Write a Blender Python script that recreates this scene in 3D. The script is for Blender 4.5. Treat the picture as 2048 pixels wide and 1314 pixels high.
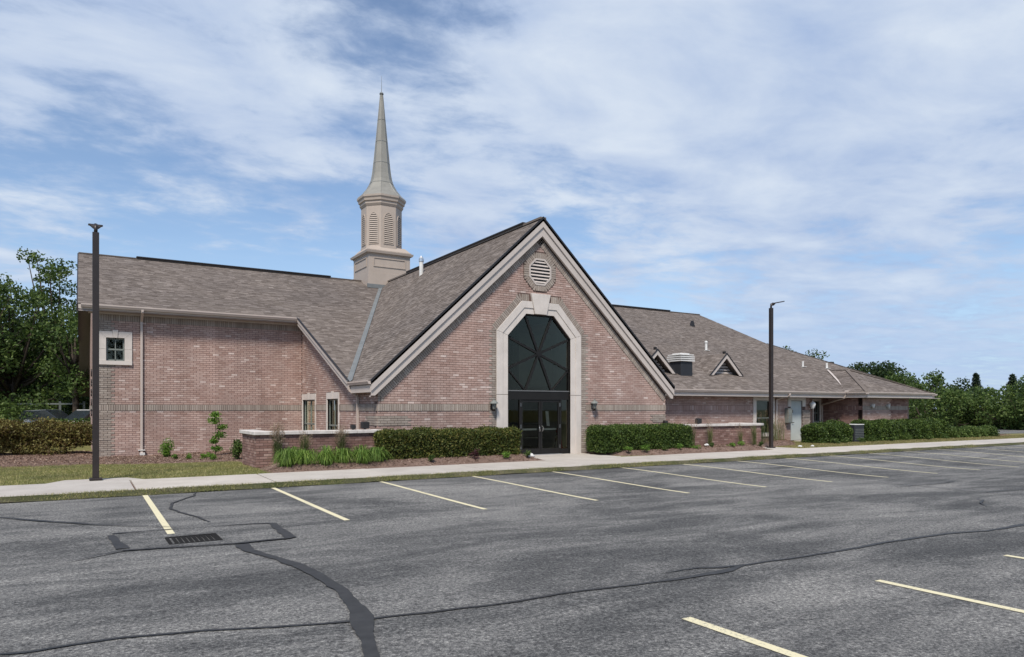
import bpy, bmesh, math, random
import numpy as np
from mathutils import Vector, Matrix
R = math.radians
rng = np.random.default_rng(7)
random.seed(7)
scn = bpy.context.scene
for o in list(bpy.data.objects): bpy.data.objects.remove(o)

# ------------------------------------------------------------------ camera
F_PX, TH, HY, CAMH = 1396.3, R(31.66), 817.3, 1.75
cd = bpy.data.cameras.new('camera'); cam = bpy.data.objects.new('camera', cd)
scn.collection.objects.link(cam); scn.camera = cam
cd.sensor_width = 36.0; cd.lens = 36.0*F_PX/2048.0
cd.shift_y = (HY-657.0)/2048.0
cd.clip_start = 0.05; cd.clip_end = 3000
cam.location = (0, 0, CAMH); cam.rotation_euler = (R(90), 0, -TH)

# ------------------------------------------------------------------ world, sun, exposure
SUN_EL, SUN_AZ = R(53), R(220)         # azimuth clockwise from +Y
w = bpy.data.worlds.new('World'); scn.world = w; w.use_nodes = True
nt = w.node_tree; nt.nodes.clear()
def N(t, **k):
    n = nt.nodes.new(t)
    for a, b in k.items(): setattr(n, a, b)
    return n
def L(a, b): nt.links.new(a, b)
def wm(op, a, b=None, c=None, clamp=False):
    n = N('ShaderNodeMath', operation=op, use_clamp=clamp)
    for i, v in enumerate((a, b, c)):
        if v is None: continue
        if isinstance(v, (int, float)): n.inputs[i].default_value = v
        else: L(v, n.inputs[i])
    return n.outputs[0]
out = N('ShaderNodeOutputWorld'); bg = N('ShaderNodeBackground'); bg.inputs['Strength'].default_value = 0.1
L(bg.outputs[0], out.inputs[0])
sky = N('ShaderNodeTexSky', sky_type='NISHITA'); sky.sun_disc = False
sky.sun_elevation = SUN_EL; sky.sun_rotation = SUN_AZ
sky.air_density = 1.0; sky.dust_density = 0.6; sky.ozone_density = 2.0; sky.altitude = 100
tc = N('ShaderNodeTexCoord'); sep = N('ShaderNodeSeparateXYZ'); L(tc.outputs['Generated'], sep.inputs[0])
zz = wm('ADD', wm('MAXIMUM', sep.outputs[2], 0.0), 0.10)
cmb = N('ShaderNodeCombineXYZ')
L(wm('DIVIDE', sep.outputs[0], zz), cmb.inputs[0]); L(wm('DIVIDE', sep.outputs[1], zz), cmb.inputs[1])
def cloud_noise(scale, rot, sc, detail, rough, dist, seed):
    mp = N('ShaderNodeMapping'); mp.inputs['Rotation'].default_value = (0, 0, rot); mp.inputs['Scale'].default_value = sc
    mp.inputs['Location'].default_value = (seed, seed*1.7, 0)
    L(cmb.outputs[0], mp.inputs[0])
    n = N('ShaderNodeTexNoise'); n.inputs['Scale'].default_value = scale; n.inputs['Detail'].default_value = detail
    n.inputs['Roughness'].default_value = rough; n.inputs['Distortion'].default_value = dist
    L(mp.outputs[0], n.inputs['Vector']); return n.outputs[0]
big = cloud_noise(0.42, R(25), (1, 1.5, 1), 5, 0.5, 0.6, 3.1)
med = cloud_noise(2.1, R(35), (1.0, 1.35, 1), 8, 0.56, 0.25, 8.4)
fine = cloud_noise(7.5, R(20), (1, 1.25, 1), 6, 0.62, 0.3, 1.2)
# cloud banks: (pixel x, pixel y, angular size deg, weight), each a direction in the sky
def direction(px, py):
    v = Vector((math.sin(TH), math.cos(TH), 0)) + Vector((math.cos(TH), -math.sin(TH), 0))*((px-1024)/F_PX) + Vector((0, 0, (HY-py)/F_PX))
    return v.normalized()
bias = None
for px, py, sz, wt in [(200, 60, 13, .30), (520, 220, 7, .17), (700, 330, 5, .10), (330, 330, 5, .0), (20, 210, 3.5, .14), (240, 430, 8, -.20), (30, 340, 4, -.10), (640, 470, 6, -.13),
                       (80, 520, 7, .20), (330, 500, 5, .05), (600, 440, 2.5, .14), (930, 440, 4, .24), (770, 90, 8, -.16), (860, 250, 6, .06), (1150, 520, 6, -.06),
                       (1500, 150, 24, .34), (1950, 350, 20, .10), (1060, 60, 12, .14), (1330, 560, 5, -.17), (1240, 545, 2, .18), (1750, 700, 10, .06), (1130, 400, 4.5, -.20), (960, 200, 6, -.10), (640, 120, 3, -.06), (160, 250, 3, -.10), (60, 420, 4, .04)]:
    d = direction(px, py)
    vm = N('ShaderNodeVectorMath', operation='DOT_PRODUCT'); vm.inputs[1].default_value = d
    nrm = N('ShaderNodeVectorMath', operation='NORMALIZE'); L(tc.outputs['Generated'], nrm.inputs[0]); L(nrm.outputs[0], vm.inputs[0])
    # gaussian-like: exp((dot-1)/s), s = (1-cos(size))
    s = 1-math.cos(R(sz))
    g = wm('EXPONENT', wm('DIVIDE', wm('SUBTRACT', vm.outputs['Value'], 1.0), s))
    t = wm('MULTIPLY', g, wt)
    bias = t if bias is None else wm('ADD', bias, t)
base = wm('ADD', wm('MULTIPLY', big, .50), wm('ADD', wm('MULTIPLY', med, .80), wm('MULTIPLY', fine, .46)))
dens = wm('ADD', base, bias)
mr = N('ShaderNodeMapRange', interpolation_type='SMOOTHSTEP'); L(dens, mr.inputs['Value'])
mr.inputs['From Min'].default_value = 0.87; mr.inputs['From Max'].default_value = 1.21
mr.inputs['To Min'].default_value = 0.10; mr.inputs['To Max'].default_value = 0.97
# cloud colour: thin = pale blue-grey, thick = near white, with grey undersides
cr = N('ShaderNodeValToRGB'); L(wm('ADD', wm('MULTIPLY', med, .9), wm('MULTIPLY', big, .25)), cr.inputs[0])
cr.color_ramp.elements[0].position = .40; cr.color_ramp.elements[0].color = (.43, .56, .82, 1)
cr.color_ramp.elements[1].position = .76; cr.color_ramp.elements[1].color = (.76, .85, .98, 1)
cs = N('ShaderNodeVectorMath', operation='SCALE'); L(cr.outputs[0], cs.inputs[0]); cs.inputs['Scale'].default_value = 7.3
# clear-sky colour: nishita, slightly deepened blue
hb = N('ShaderNodeMix', data_type='RGBA', blend_type='MULTIPLY'); hb.inputs['Factor'].default_value = 1.0
L(sky.outputs[0], hb.inputs['A']); hb.inputs['B'].default_value = (1.14, 1.17, 1.20, 1)
mx = N('ShaderNodeMix', data_type='RGBA'); L(mr.outputs[0], mx.inputs['Factor']); L(hb.outputs['Result'], mx.inputs['A']); L(cs.outputs[0], mx.inputs['B'])
# thin haze towards the horizon
hz = N('ShaderNodeMapRange', interpolation_type='SMOOTHERSTEP'); L(sep.outputs[2], hz.inputs['Value'])
hz.inputs['From Min'].default_value = -.02; hz.inputs['From Max'].default_value = .27; hz.inputs['To Min'].default_value = .66; hz.inputs['To Max'].default_value = 0
mh = N('ShaderNodeMix', data_type='RGBA'); L(hz.outputs[0], mh.inputs['Factor']); L(mx.outputs['Result'], mh.inputs['A'])
mh.inputs['B'].default_value = (3.3, 4.6, 6.7, 1)
L(mh.outputs['Result'], bg.inputs['Color'])

sl = bpy.data.lights.new('sun', 'SUN'); sl.energy = 3.6; sl.angle = R(11); sl.color = (1, .935, .85)
sun = bpy.data.objects.new('sun', sl); scn.collection.objects.link(sun)
sd = Vector((math.sin(SUN_AZ)*math.cos(SUN_EL), math.cos(SUN_AZ)*math.cos(SUN_EL), math.sin(SUN_EL)))
sun.rotation_euler = sd.to_track_quat('Z', 'Y').to_euler()
scn.view_settings.view_transform = 'Standard'; scn.view_settings.look = 'None'
scn.view_settings.exposure = 0.32; scn.view_settings.gamma = 1; scn.view_settings.use_curve_mapping = False
scn.render.engine = 'CYCLES'
scn.cycles.max_bounces = 7; scn.cycles.transparent_max_bounces = 12

# ------------------------------------------------------------------ helpers
COL = scn.collection
def obj(name, me, mat=None, parent=None):
    o = bpy.data.objects.new(name, me); COL.objects.link(o)
    if mat is not None:
        for m in (mat if isinstance(mat, (list, tuple)) else [mat]): me.materials.append(m)
    if parent is not None: o.parent = parent; o.matrix_parent_inverse = Matrix.Translation(-Vector(parent_loc(parent)))
    return o
def parent_loc(p):
    return WL.get(p.name, Vector((0, 0, 0)))
WL = {}
def tag(o, label=None, cat=None, group=None, kind=None):
    if label: o['label'] = label
    if cat: o['category'] = cat
    if group: o['group'] = group
    if kind: o['kind'] = kind
    return o
def empty(name, loc, label=None, cat=None, group=None):
    o = bpy.data.objects.new(name, None); COL.objects.link(o); o.location = loc; o.empty_display_size = .3
    WL[o.name] = Vector(loc)
    return tag(o, label, cat, group)
class MB:
    """collects geometry in world coordinates"""
    def __init__(s): s.v = []; s.f = []; s.m = []; s.smooth = False
    def poly(s, pts, m=0):
        b = len(s.v); s.v += [tuple(p) for p in pts]; s.f.append(tuple(range(b, b+len(pts)))); s.m.append(m)
    def box(s, x0, x1, y0, y1, z0, z1, m=0):
        b = len(s.v)
        s.v += [(x, y, z) for z in (z0, z1) for y in (y0, y1) for x in (x0, x1)]
        for q in ((0, 2, 3, 1), (4, 5, 7, 6), (0, 1, 5, 4), (2, 6, 7, 3), (0, 4, 6, 2), (1, 3, 7, 5)):
            s.f.append(tuple(b+i for i in q)); s.m.append(m)
        return s
    def prism(s, pts, vec, m=0):
        """pts: closed 3d polygon, extruded along vec"""
        n = len(pts); b = len(s.v); vec = Vector(vec)
        s.v += [tuple(p) for p in pts]; s.v += [tuple(Vector(p)+vec) for p in pts]
        s.f.append(tuple(range(b, b+n))); s.f.append(tuple(range(b+2*n-1, b+n-1, -1))); s.m += [m, m]
        for i in range(n):
            j = (i+1) % n; s.f.append((b+i, b+n+i, b+n+j, b+j)); s.m.append(m)
        return s
    def bar(s, a, c, w, h=None, up=(0, 0, 1), m=0):
        """rectangular bar between two points"""
        h = w if h is None else h
        a = Vector(a); c = Vector(c); d = (c-a).normalized(); up = Vector(up)
        if abs(d.dot(up)) > .98: up = Vector((0, 1, 0))
        r = d.cross(up).normalized(); u = r.cross(d).normalized()
        p = [a+r*i*w/2+u*j*h/2 for i, j in ((-1, -1), (1, -1), (1, 1), (-1, 1))]
        return s.prism(p, c-a, m)
    def tube(s, pts, rad, n=8, m=0, cap=True):
        pts = [Vector(p) for p in pts]
        rad = [rad]*len(pts) if isinstance(rad, (int, float)) else rad
        b = len(s.v)
        for i, p in enumerate(pts):
            d = (pts[min(i+1, len(pts)-1)]-pts[max(i-1, 0)])
            d = d.normalized() if d.length > 1e-9 else Vector((0, 0, 1))
            up = Vector((0, 0, 1)) if abs(d.z) < .95 else Vector((0, 1, 0))
            r = d.cross(up).normalized(); u = r.cross(d)
            for k in range(n):
                a = 2*math.pi*k/n; s.v.append(tuple(p+(r*math.cos(a)+u*math.sin(a))*rad[i]))
        for i in range(len(pts)-1):
            for k in range(n):
                j = (k+1) % n; s.f.append((b+i*n+k, b+i*n+j, b+(i+1)*n+j, b+(i+1)*n+k)); s.m.append(m)
        if cap:
            s.f.append(tuple(b+k for k in reversed(range(n)))); s.m.append(m)
            e = b+(len(pts)-1)*n; s.f.append(tuple(e+k for k in range(n))); s.m.append(m)
        return s
    def lathe(s, c, prof, n=12, ph=0, m=0, cap=True):
        b = len(s.v); c = Vector(c)
        for r, z in prof:
            for k in range(n):
                a = 2*math.pi*k/n+ph; s.v.append((c.x+r*math.cos(a), c.y+r*math.sin(a), c.z+z))
        for i in range(len(prof)-1):
            for k in range(n):
                j = (k+1) % n; s.f.append((b+i*n+k, b+i*n+j, b+(i+1)*n+j, b+(i+1)*n+k)); s.m.append(m)
        if cap:
            s.f.append(tuple(b+k for k in reversed(range(n)))); s.m.append(m)
            e = b+(len(prof)-1)*n; s.f.append(tuple(e+k for k in range(n))); s.m.append(m)
        return s
    def build(s, name, mat, parent=None, smooth=False, bevel=0):
        me = bpy.data.meshes.new(name); me.from_pydata(s.v, [], s.f)
        me.polygons.foreach_set('material_index', s.m)
        bm = bmesh.new(); bm.from_mesh(me); bmesh.ops.recalc_face_normals(bm, faces=bm.faces)
        if bevel: bmesh.ops.bevel(bm, geom=list(bm.edges), offset=bevel, segments=1, affect='EDGES', clamp_overlap=True)
        bm.to_mesh(me); bm.free()
        if smooth: me.polygons.foreach_set('use_smooth', [True]*len(me.polygons))
        me.update()
        return obj(name, me, mat, parent)
def quads_mesh(name, V, mat, parent=None, tri=False, midx=None):
    """V: (n,4,3) or (n,3,3) numpy array of separate faces"""
    n, k = V.shape[:2]
    me = bpy.data.meshes.new(name)
    me.vertices.add(n*k); me.vertices.foreach_set('co', V.reshape(-1).astype(np.float32))
    me.loops.add(n*k); me.loops.foreach_set('vertex_index', np.arange(n*k, dtype=np.int32))
    me.polygons.add(n); me.polygons.foreach_set('loop_start', np.arange(0, n*k, k, dtype=np.int32))
    me.polygons.foreach_set('loop_total', np.full(n, k, dtype=np.int32))
    if midx is not None: me.polygons.foreach_set('material_index', midx.astype(np.int32))
    me.polygons.foreach_set('use_smooth', np.zeros(n, bool)); me.update(calc_edges=True); me.validate()
    return obj(name, me, mat, parent)

# ------------------------------------------------------------------ materials
MATS = {}
class MT:
    def __init__(s, name, rough=.8, spec=.3, metal=0):
        s.m = bpy.data.materials.new(name); s.m.use_nodes = True; s.nt = s.m.node_tree
        s.b = s.nt.nodes['Principled BSDF']; s.b.inputs['Roughness'].default_value = rough
        s.b.inputs['Specular IOR Level'].default_value = spec; s.b.inputs['Metallic'].default_value = metal
        MATS[name] = s.m
    def n(s, t, **k):
        n = s.nt.nodes.new(t)
        for a, b in k.items(): setattr(n, a, b)
        return n
    def l(s, a, b): s.nt.links.new(a, b)
    def coord(s, kind='Object', sc=(1, 1, 1), rot=(0, 0, 0)):
        if kind == 'World': t = s.n('ShaderNodeNewGeometry').outputs['Position']
        else: t = s.n('ShaderNodeTexCoord').outputs[kind]
        mp = s.n('ShaderNodeMapping'); mp.inputs['Scale'].default_value = sc; mp.inputs['Rotation'].default_value = rot
        s.l(t, mp.inputs[0]); return mp.outputs[0]
    def noise(s, vec, scale, detail=3, rough=.55, dist=0):
        n = s.n('ShaderNodeTexNoise'); n.inputs['Scale'].default_value = scale; n.inputs['Detail'].default_value = detail
        n.inputs['Roughness'].default_value = rough; n.inputs['Distortion'].default_value = dist
        s.l(vec, n.inputs['Vector']); return n.outputs[0]
    def ramp(s, fac, stops):
        r = s.n('ShaderNodeValToRGB'); s.l(fac, r.inputs[0]); e = r.color_ramp.elements
        while len(e) < len(stops): e.new(.5)
        for i, (p, c) in enumerate(stops):
            e[i].position = p; e[i].color = (*c, 1) if len(c) == 3 else c
        return r.outputs[0]
    def mix(s, fac, a, b, mode='MIX'):
        m = s.n('ShaderNodeMix', data_type='RGBA', blend_type=mode)
        for nme, v in (('Factor', fac), ('A', a), ('B', b)):
            if isinstance(v, (int, float)): m.inputs[nme].default_value = v
            elif isinstance(v, tuple): m.inputs[nme].default_value = (*v, 1)
            else: s.l(v, m.inputs[nme])
        return m.outputs['Result']
    def math(s, op, a, b=0, c=None, clamp=False):
        m = s.n('ShaderNodeMath', operation=op, use_clamp=clamp)
        for i, v in enumerate((a, b, c)):
            if v is None: continue
            if isinstance(v, (int, float)): m.inputs[i].default_value = v
            else: s.l(v, m.inputs[i])
        return m.outputs[0]
    def rnd(s):
        """a random value per loose piece and per object"""
        g = s.n('ShaderNodeNewGeometry').outputs['Random Per Island']; o = s.n('ShaderNodeObjectInfo').outputs['Random']
        return s.math('FRACT', s.math('ADD', g, o))
    def col(s, c):
        if isinstance(c, tuple): s.b.inputs['Base Color'].default_value = (*c, 1)
        else: s.l(c, s.b.inputs['Base Color'])
        return s
    def bump(s, h, strength=.3, dist=.01):
        b = s.n('ShaderNodeBump'); b.inputs['Strength'].default_value = strength; b.inputs['Distance'].default_value = dist
        s.l(h, b.inputs['Height']); s.l(b.outputs[0], s.b.inputs['Normal']); return s
def plain(name, c, rough=.6, spec=.3, metal=0, var=.12, sc=3.0, stain=0):
    t = MT(name, rough, spec, metal)
    v = t.coord('World'); n = t.noise(v, sc, 4)
    lo = tuple(x*(1-var) for x in c); hi = tuple(min(1, x*(1+var)) for x in c)
    cc = t.ramp(n, [(.3, lo), (.7, hi)])
    if stain:
        v2 = t.coord('World', (3.5, 3.5, .35)); n2 = t.noise(v2, 1.2, 5, .6)
        cc = t.mix(t.math('MULTIPLY', t.ramp(n2, [(.5, (0, 0, 0)), (.75, (1, 1, 1))]), stain), cc, tuple(x*.45 for x in c))
    t.col(cc); t.bump(t.noise(v, 60, 2), .12, .003)
    return t.m

# brick
def brick_mat(name, stops, big=((.86, .86, .86), (1.12, 1.1, 1.08))):
    t = MT(name, .85, .15)
    c = t.ramp(t.rnd(), stops)
    v = t.coord('World')
    c = t.mix(1.0, c, t.ramp(t.noise(v, 34, 4, .7), [(.25, (.82, .82, .82)), (.6, (1.02, 1.01, 1.0)), (.8, (1.22, 1.2, 1.18))]), 'MULTIPLY')
    c = t.mix(1.0, c, t.ramp(t.noise(v, .55, 3), [(.3, big[0]), (.7, big[1])]), 'MULTIPLY')
    c = t.mix(1.0, c, t.ramp(t.noise(t.coord('World', (2.2, 2.2, .22)), 1.0, 5, .6), [(.40, (1, 1, 1)), (.72, (.80, .79, .78))]), 'MULTIPLY')
    t.col(c); t.bump(t.noise(v, 55, 4, .7), .5, .006)
    return t.m
M_RED = brick_mat('red_brick', [(0, (.355, .240, .203)), (.12, (.40, .277, .238)), (.5, (.435, .312, .270)), (.82, (.46, .338, .295)), (.96, (.50, .38, .335)), (1, (.63, .52, .47))])
M_GREY = brick_mat('grey_brick', [(0, (.30, .25, .215)), (.3, (.33, .28, .24)), (.7, (.36, .31, .27)), (1, (.41, .36, .31))])
M_DRED = brick_mat('dark_red_brick', [(0, (.20, .118, .10)), (.3, (.24, .148, .126)), (.6, (.275, .172, .147)), (.9, (.31, .205, .178)), (1, (.40, .29, .25))])
M_MORTAR = plain('mortar', (.135, .092, .078), .95, .05, var=.2, sc=6)
M_STONE = plain('cast_stone', (.57, .515, .465), .8, .2, var=.08, sc=2.2, stain=.22)
M_CAP = plain('coping_stone', (.55, .51, .47), .85, .2, var=.14, sc=5, stain=.3)
M_TRIM = plain('taupe_painted_trim', (.49, .43, .385), .5, .35, var=.05, sc=1.5, stain=.06)
M_GUT = plain('taupe_metal_gutter', (.47, .395, .345), .38, .5, var=.05, sc=1.5, stain=.06)
M_SOFF = plain('soffit', (.32, .28, .26), .7, .2)
M_STEE = plain('steeple_panel', (.40, .335, .28), .55, .3, var=.06, sc=1.2, stain=.10)
M_SPIRE = plain('spire_metal', (.245, .235, .205), .5, .4, .1, var=.10, sc=1.4, stain=.25)
M_BLACK = plain('dark_metal_edge', (.022, .02, .02), .45, .4)
M_BRONZE = plain('dark_bronze_metal', (.030, .022, .019), .40, .5, .2, var=.15)
M_FRAME = plain('black_aluminium', (.013, .012, .011), .5, .25, 0)
M_SILVER = plain('brushed_steel', (.6, .6, .6), .3, .5, .9)
M_WFR = plain('window_frame_paint', (.17, .185, .165), .5, .4)
M_DOOR = plain('pale_grey_door_paint', (.42, .45, .43), .5, .35, var=.06, stain=.12)
M_WHITE = plain('white_metal', (.62, .61, .58), .45, .4, stain=.15)
M_FLASH = plain('grey_flashing', (.165, .175, .175), .6, .3, 0, var=.12)
M_BOXG = plain('grey_electrical_box', (.17, .18, .165), .5, .4)
M_ACU = plain('charcoal_metal', (.022, .024, .028), .55, .4)
M_INT = plain('interior_wall', (.24, .24, .21), .9, .1)
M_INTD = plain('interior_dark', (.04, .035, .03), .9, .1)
M_PAPER = plain('white_paper', (.62, .62, .60), .8, .1)
M_CLOTHR = plain('red_cloth', (.35, .03, .02), .8, .1)
M_CREAM = plain('cream_ceramic', (.62, .50, .36), .5, .4)
M_TAR = plain('crack_sealer', (.036, .036, .036), .6, .3, var=.25, sc=9)
M_IRON = plain('cast_iron', (.018, .017, .016), .9, .1, 0)
M_YEL = MT('yellow_road_paint', .8, .2)
_v = M_YEL.coord('World')
_n = M_YEL.noise(_v, 38, 5, .75); _n2 = M_YEL.noise(_v, 1.3, 3)
M_YEL.col(M_YEL.mix(M_YEL.ramp(M_YEL.math('ADD', _n, M_YEL.math('MULTIPLY', _n2, .30)), [(.70, (1, 1, 1)), (.84, (.0, .0, .0))]), (.20, .19, .17), (.66, .60, .40)))
M_YEL.bump(_n, .5, .004); M_YEL = M_YEL.m
# roof shingles
t = MT('asphalt_shingle', .92, .12)
c = t.ramp(t.rnd(), [(0, (.118, .098, .085)), (.25, (.145, .122, .106)), (.5, (.162, .137, .120)), (.75, (.180, .153, .135)), (.93, (.205, .175, .155)), (1, (.235, .203, .182))])
v = t.coord('World')
c = t.mix(1.0, c, t.ramp(t.noise(v, .35, 3), [(.3, (.9, .9, .91)), (.7, (1.08, 1.07, 1.05))]), 'MULTIPLY')
c = t.mix(1.0, c, t.ramp(t.noise(v, 70, 3, .8), [(.3, (.75, .75, .75)), (.7, (1.25, 1.25, 1.25))]), 'MULTIPLY')
t.col(c); t.bump(t.noise(v, 90, 2), .5, .004); M_SHG = t.m
# asphalt
t = MT('worn_asphalt', .95, .08)
v = t.coord('World')
streak = t.noise(t.coord('World', (.22, .75, 1), (0, 0, R(3))), 1.0, 7, .66, .9)
streak2 = t.noise(t.coord('World', (.7, 2.4, 1), (0, 0, R(-4))), 1.2, 6, .7, .6)
patch = t.noise(v, .20, 5, .6, .6)
mottle = t.noise(v, 7, 4, .7, .3)
a = t.math('ADD', t.math('ADD', t.math('MULTIPLY', streak, .62), t.math('MULTIPLY', mottle, .16)), t.math('ADD', t.math('MULTIPLY', streak2, .16), t.math('MULTIPLY', patch, .44)))
c = t.ramp(a, [(.57, (.084, .085, .085)), (.645, (.118, .118, .116)), (.71, (.170, .168, .162)), (.80, (.235, .23, .218))])
sp = t.noise(v, 30, 4, .78)
c = t.mix(1.0, c, t.ramp(sp, [(.34, (.35, .35, .36)), (.46, (.80, .80, .81)), (.54, (1.12, 1.12, 1.11)), (.64, (1.8, 1.78, 1.74)), (.76, (2.6, 2.55, 2.45))]), 'MULTIPLY')
sp2 = t.noise(v, 95, 3, .75)
c = t.mix(1.0, c, t.ramp(sp2, [(.36, (.55, .55, .56)), (.5, (.95, .95, .95)), (.68, (1.7, 1.68, 1.62))]), 'MULTIPLY')
scuff = t.noise(t.coord('World', (1.0, 4.2, 1), (0, 0, R(6))), 1.5, 8, .72, .4)
c = t.mix(t.math('MULTIPLY', t.ramp(t.math('ADD', scuff, t.math('MULTIPLY', sp, .35)), [(.80, (0, 0, 0)), (.90, (1, 1, 1))]), .45), c, (.34, .33, .31))
oil = t.noise(v, .9, 3, .5)
c = t.mix(t.ramp(oil, [(.68, (0, 0, 0)), (.78, (.55, .55, .55))]), c, (.045, .045, .047))
t.col(c); t.bump(sp, 1.0, .02); M_ASPH = t.m
# darker / fresher sheet for the patch
M_PATCH = plain('asphalt_patch_old', (.15, .148, .145), .9, .2, var=.45, sc=2.5)
# concrete
t = MT('pavement_concrete', .85, .2); v = t.coord('World')
c = t.ramp(t.noise(v, 1.1, 5, .6), [(.3, (.40, .365, .325)), (.7, (.49, .455, .41))])
c = t.mix(1.0, c, t.ramp(t.noise(v, 45, 4, .7), [(.3, (.86, .86, .86)), (.7, (1.12, 1.12, 1.1))]), 'MULTIPLY')
c = t.mix(1.0, c, t.ramp(t.rnd(), [(0, (.93, .93, .94)), (1, (1.05, 1.04, 1.02))]), 'MULTIPLY')
t.col(c); t.bump(t.noise(v, 80, 3), .3, .004); M_CONC = t.m
# grass ground / soil
def ground_mat(name, stops, sc=.5, fine=25):
    t = MT(name, .95, .08); v = t.coord('World')
    c = t.ramp(t.noise(v, sc, 6, .65, .3), stops)
    c = t.mix(1.0, c, t.ramp(t.noise(v, fine, 4, .75), [(.3, (.55, .55, .55)), (.7, (1.4, 1.4, 1.4))]), 'MULTIPLY')
    t.col(c); t.bump(t.noise(v, fine*1.5, 4, .8), 1, .03); return t.m
M_LAWN = ground_mat('lawn_soil', [(.3, (.12, .13, .045)), (.5, (.17, .165, .065)), (.7, (.27, .22, .11))])
M_MULCH = ground_mat('mulch_soil', [(.3, (.15, .10, .078)), (.7, (.25, .175, .14))], 1.5, 30)
M_MOSS = ground_mat('mossy_kerb', [(.3, (.05, .062, .024)), (.5, (.085, .085, .045)), (.72, (.16, .14, .10))], 1.1, 30)
t = MT('mulch_chips', .95, .08)
t.col(t.ramp(t.rnd(), [(0, (.07, .04, .028)), (.4, (.155, .095, .068)), (.75, (.25, .165, .125)), (.93, (.34, .25, .19)), (1, (.47, .38, .30))])); M_CHIP = t.m
# foliage
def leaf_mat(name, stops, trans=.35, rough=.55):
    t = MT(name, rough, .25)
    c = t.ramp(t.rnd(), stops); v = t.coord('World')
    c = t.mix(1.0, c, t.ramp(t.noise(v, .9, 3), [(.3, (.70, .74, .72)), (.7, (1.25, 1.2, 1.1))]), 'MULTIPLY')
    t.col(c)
    tr = t.n('ShaderNodeBsdfTranslucent'); t.l(c, tr.inputs['Color'])
    ms = t.n('ShaderNodeMixShader'); ms.inputs[0].default_value = trans
    t.l(t.b.outputs[0], ms.inputs[1]); t.l(tr.outputs[0], ms.inputs[2])
    t.l(ms.outputs[0], t.nt.nodes['Material Output'].inputs['Surface']); return t.m
M_LF = leaf_mat('tree_leaves', [(0, (.034, .062, .016)), (.4, (.062, .105, .026)), (.8, (.098, .15, .038)), (1, (.15, .20, .065))])
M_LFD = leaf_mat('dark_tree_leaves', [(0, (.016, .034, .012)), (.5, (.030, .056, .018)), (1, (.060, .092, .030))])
M_LFY = leaf_mat('bright_tree_leaves', [(0, (.045, .080, .020)), (.5, (.080, .130, .032)), (1, (.15, .20, .06))])
M_CON = leaf_mat('conifer_needles', [(0, (.012, .024, .014)), (.6, (.024, .042, .024)), (1, (.045, .065, .038))], .1)
M_HEDGE = leaf_mat('hedge_leaves', [(0, (.028, .050, .013)), (.4, (.050, .088, .019)), (.8, (.085, .135, .028)), (1, (.15, .20, .05))], .25)
M_HEDGO = leaf_mat('bronze_hedge_leaves', [(0, (.034, .044, .013)), (.35, (.062, .090, .020)), (.7, (.110, .125, .028)), (1, (.20, .17, .05))], .25)
M_BARB = leaf_mat('reddish_shrub_leaves', [(0, (.06, .032, .015)), (.35, (.115, .085, .028)), (.7, (.17, .155, .045)), (1, (.26, .24, .09))], .3)
M_YOUNG = leaf_mat('fresh_green_leaves', [(0, (.06, .13, .02)), (.5, (.12, .24, .035)), (1, (.22, .34, .07))], .4)
M_LILY = leaf_mat('daylily_blades', [(0, (.06, .12, .018)), (.5, (.12, .21, .035)), (1, (.26, .36, .09))], .4)
M_REED = leaf_mat('feather_reed_blades', [(0, (.07, .12, .04)), (.5, (.14, .17, .06)), (1, (.30, .25, .15))], .4)
M_PLUME = leaf_mat('reed_plumes', [(0, (.22, .16, .11)), (1, (.42, .33, .25))], .4)
M_GRASS = leaf_mat('grass_blades', [(0, (.13, .15, .045)), (.35, (.21, .23, .07)), (.65, (.31, .29, .12)), (1, (.46, .40, .22))], .3)
M_DRYG = leaf_mat('dry_grass_blades', [(0, (.14, .125, .05)), (.5, (.26, .22, .10)), (1, (.40, .34, .18))], .3)
M_PURP = leaf_mat('purple_foliage', [(0, (.03, .010, .014)), (1, (.09, .03, .035))], .2)
M_BARK = plain('bark', (.06, .048, .038), .95, .05, var=.3, sc=8)
M_CORE = plain('hedge_inner_shade', (.020, .022, .012), .95, .05, var=.3, sc=10)
# glass
def glass(name, tint, refl, rough=.02):
    m = bpy.data.materials.new(name); m.use_nodes = True; nt = m.node_tree; nt.nodes.clear()
    o = nt.nodes.new('ShaderNodeOutputMaterial'); tr = nt.nodes.new('ShaderNodeBsdfTransparent'); gl = nt.nodes.new('ShaderNodeBsdfGlossy')
    tr.inputs[0].default_value = (*tint, 1); gl.inputs['Roughness'].default_value = rough; gl.inputs['Color'].default_value = (refl, refl*1.02, refl*.86, 1)
    lw = nt.nodes.new('ShaderNodeLayerWeight'); lw.inputs['Blend'].default_value = .35
    ms = nt.nodes.new('ShaderNodeMixShader'); ad = nt.nodes.new('ShaderNodeMath'); ad.operation = 'ADD'; ad.inputs[1].default_value = .022; nt.links.new(lw.outputs['Fresnel'], ad.inputs[0]); nt.links.new(ad.outputs[0], ms.inputs[0]); nt.links.new(tr.outputs[0], ms.inputs[1]); nt.links.new(gl.outputs[0], ms.inputs[2])
    nt.links.new(ms.outputs[0], o.inputs[0]); return m
M_GLASS = glass('tinted_glass', (.62, .64, .58), .42)
M_WGLASS = glass('window_glass', (.55, .58, .55), .75)
M_CARP = plain('car_paint_silver', (.30, .31, .32), .25, .6, .5)
M_CARG = plain('car_glass', (.02, .025, .03), .08, .7)
M_TYRE = plain('tyre_rubber', (.02, .02, .02), .8, .2)

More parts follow.
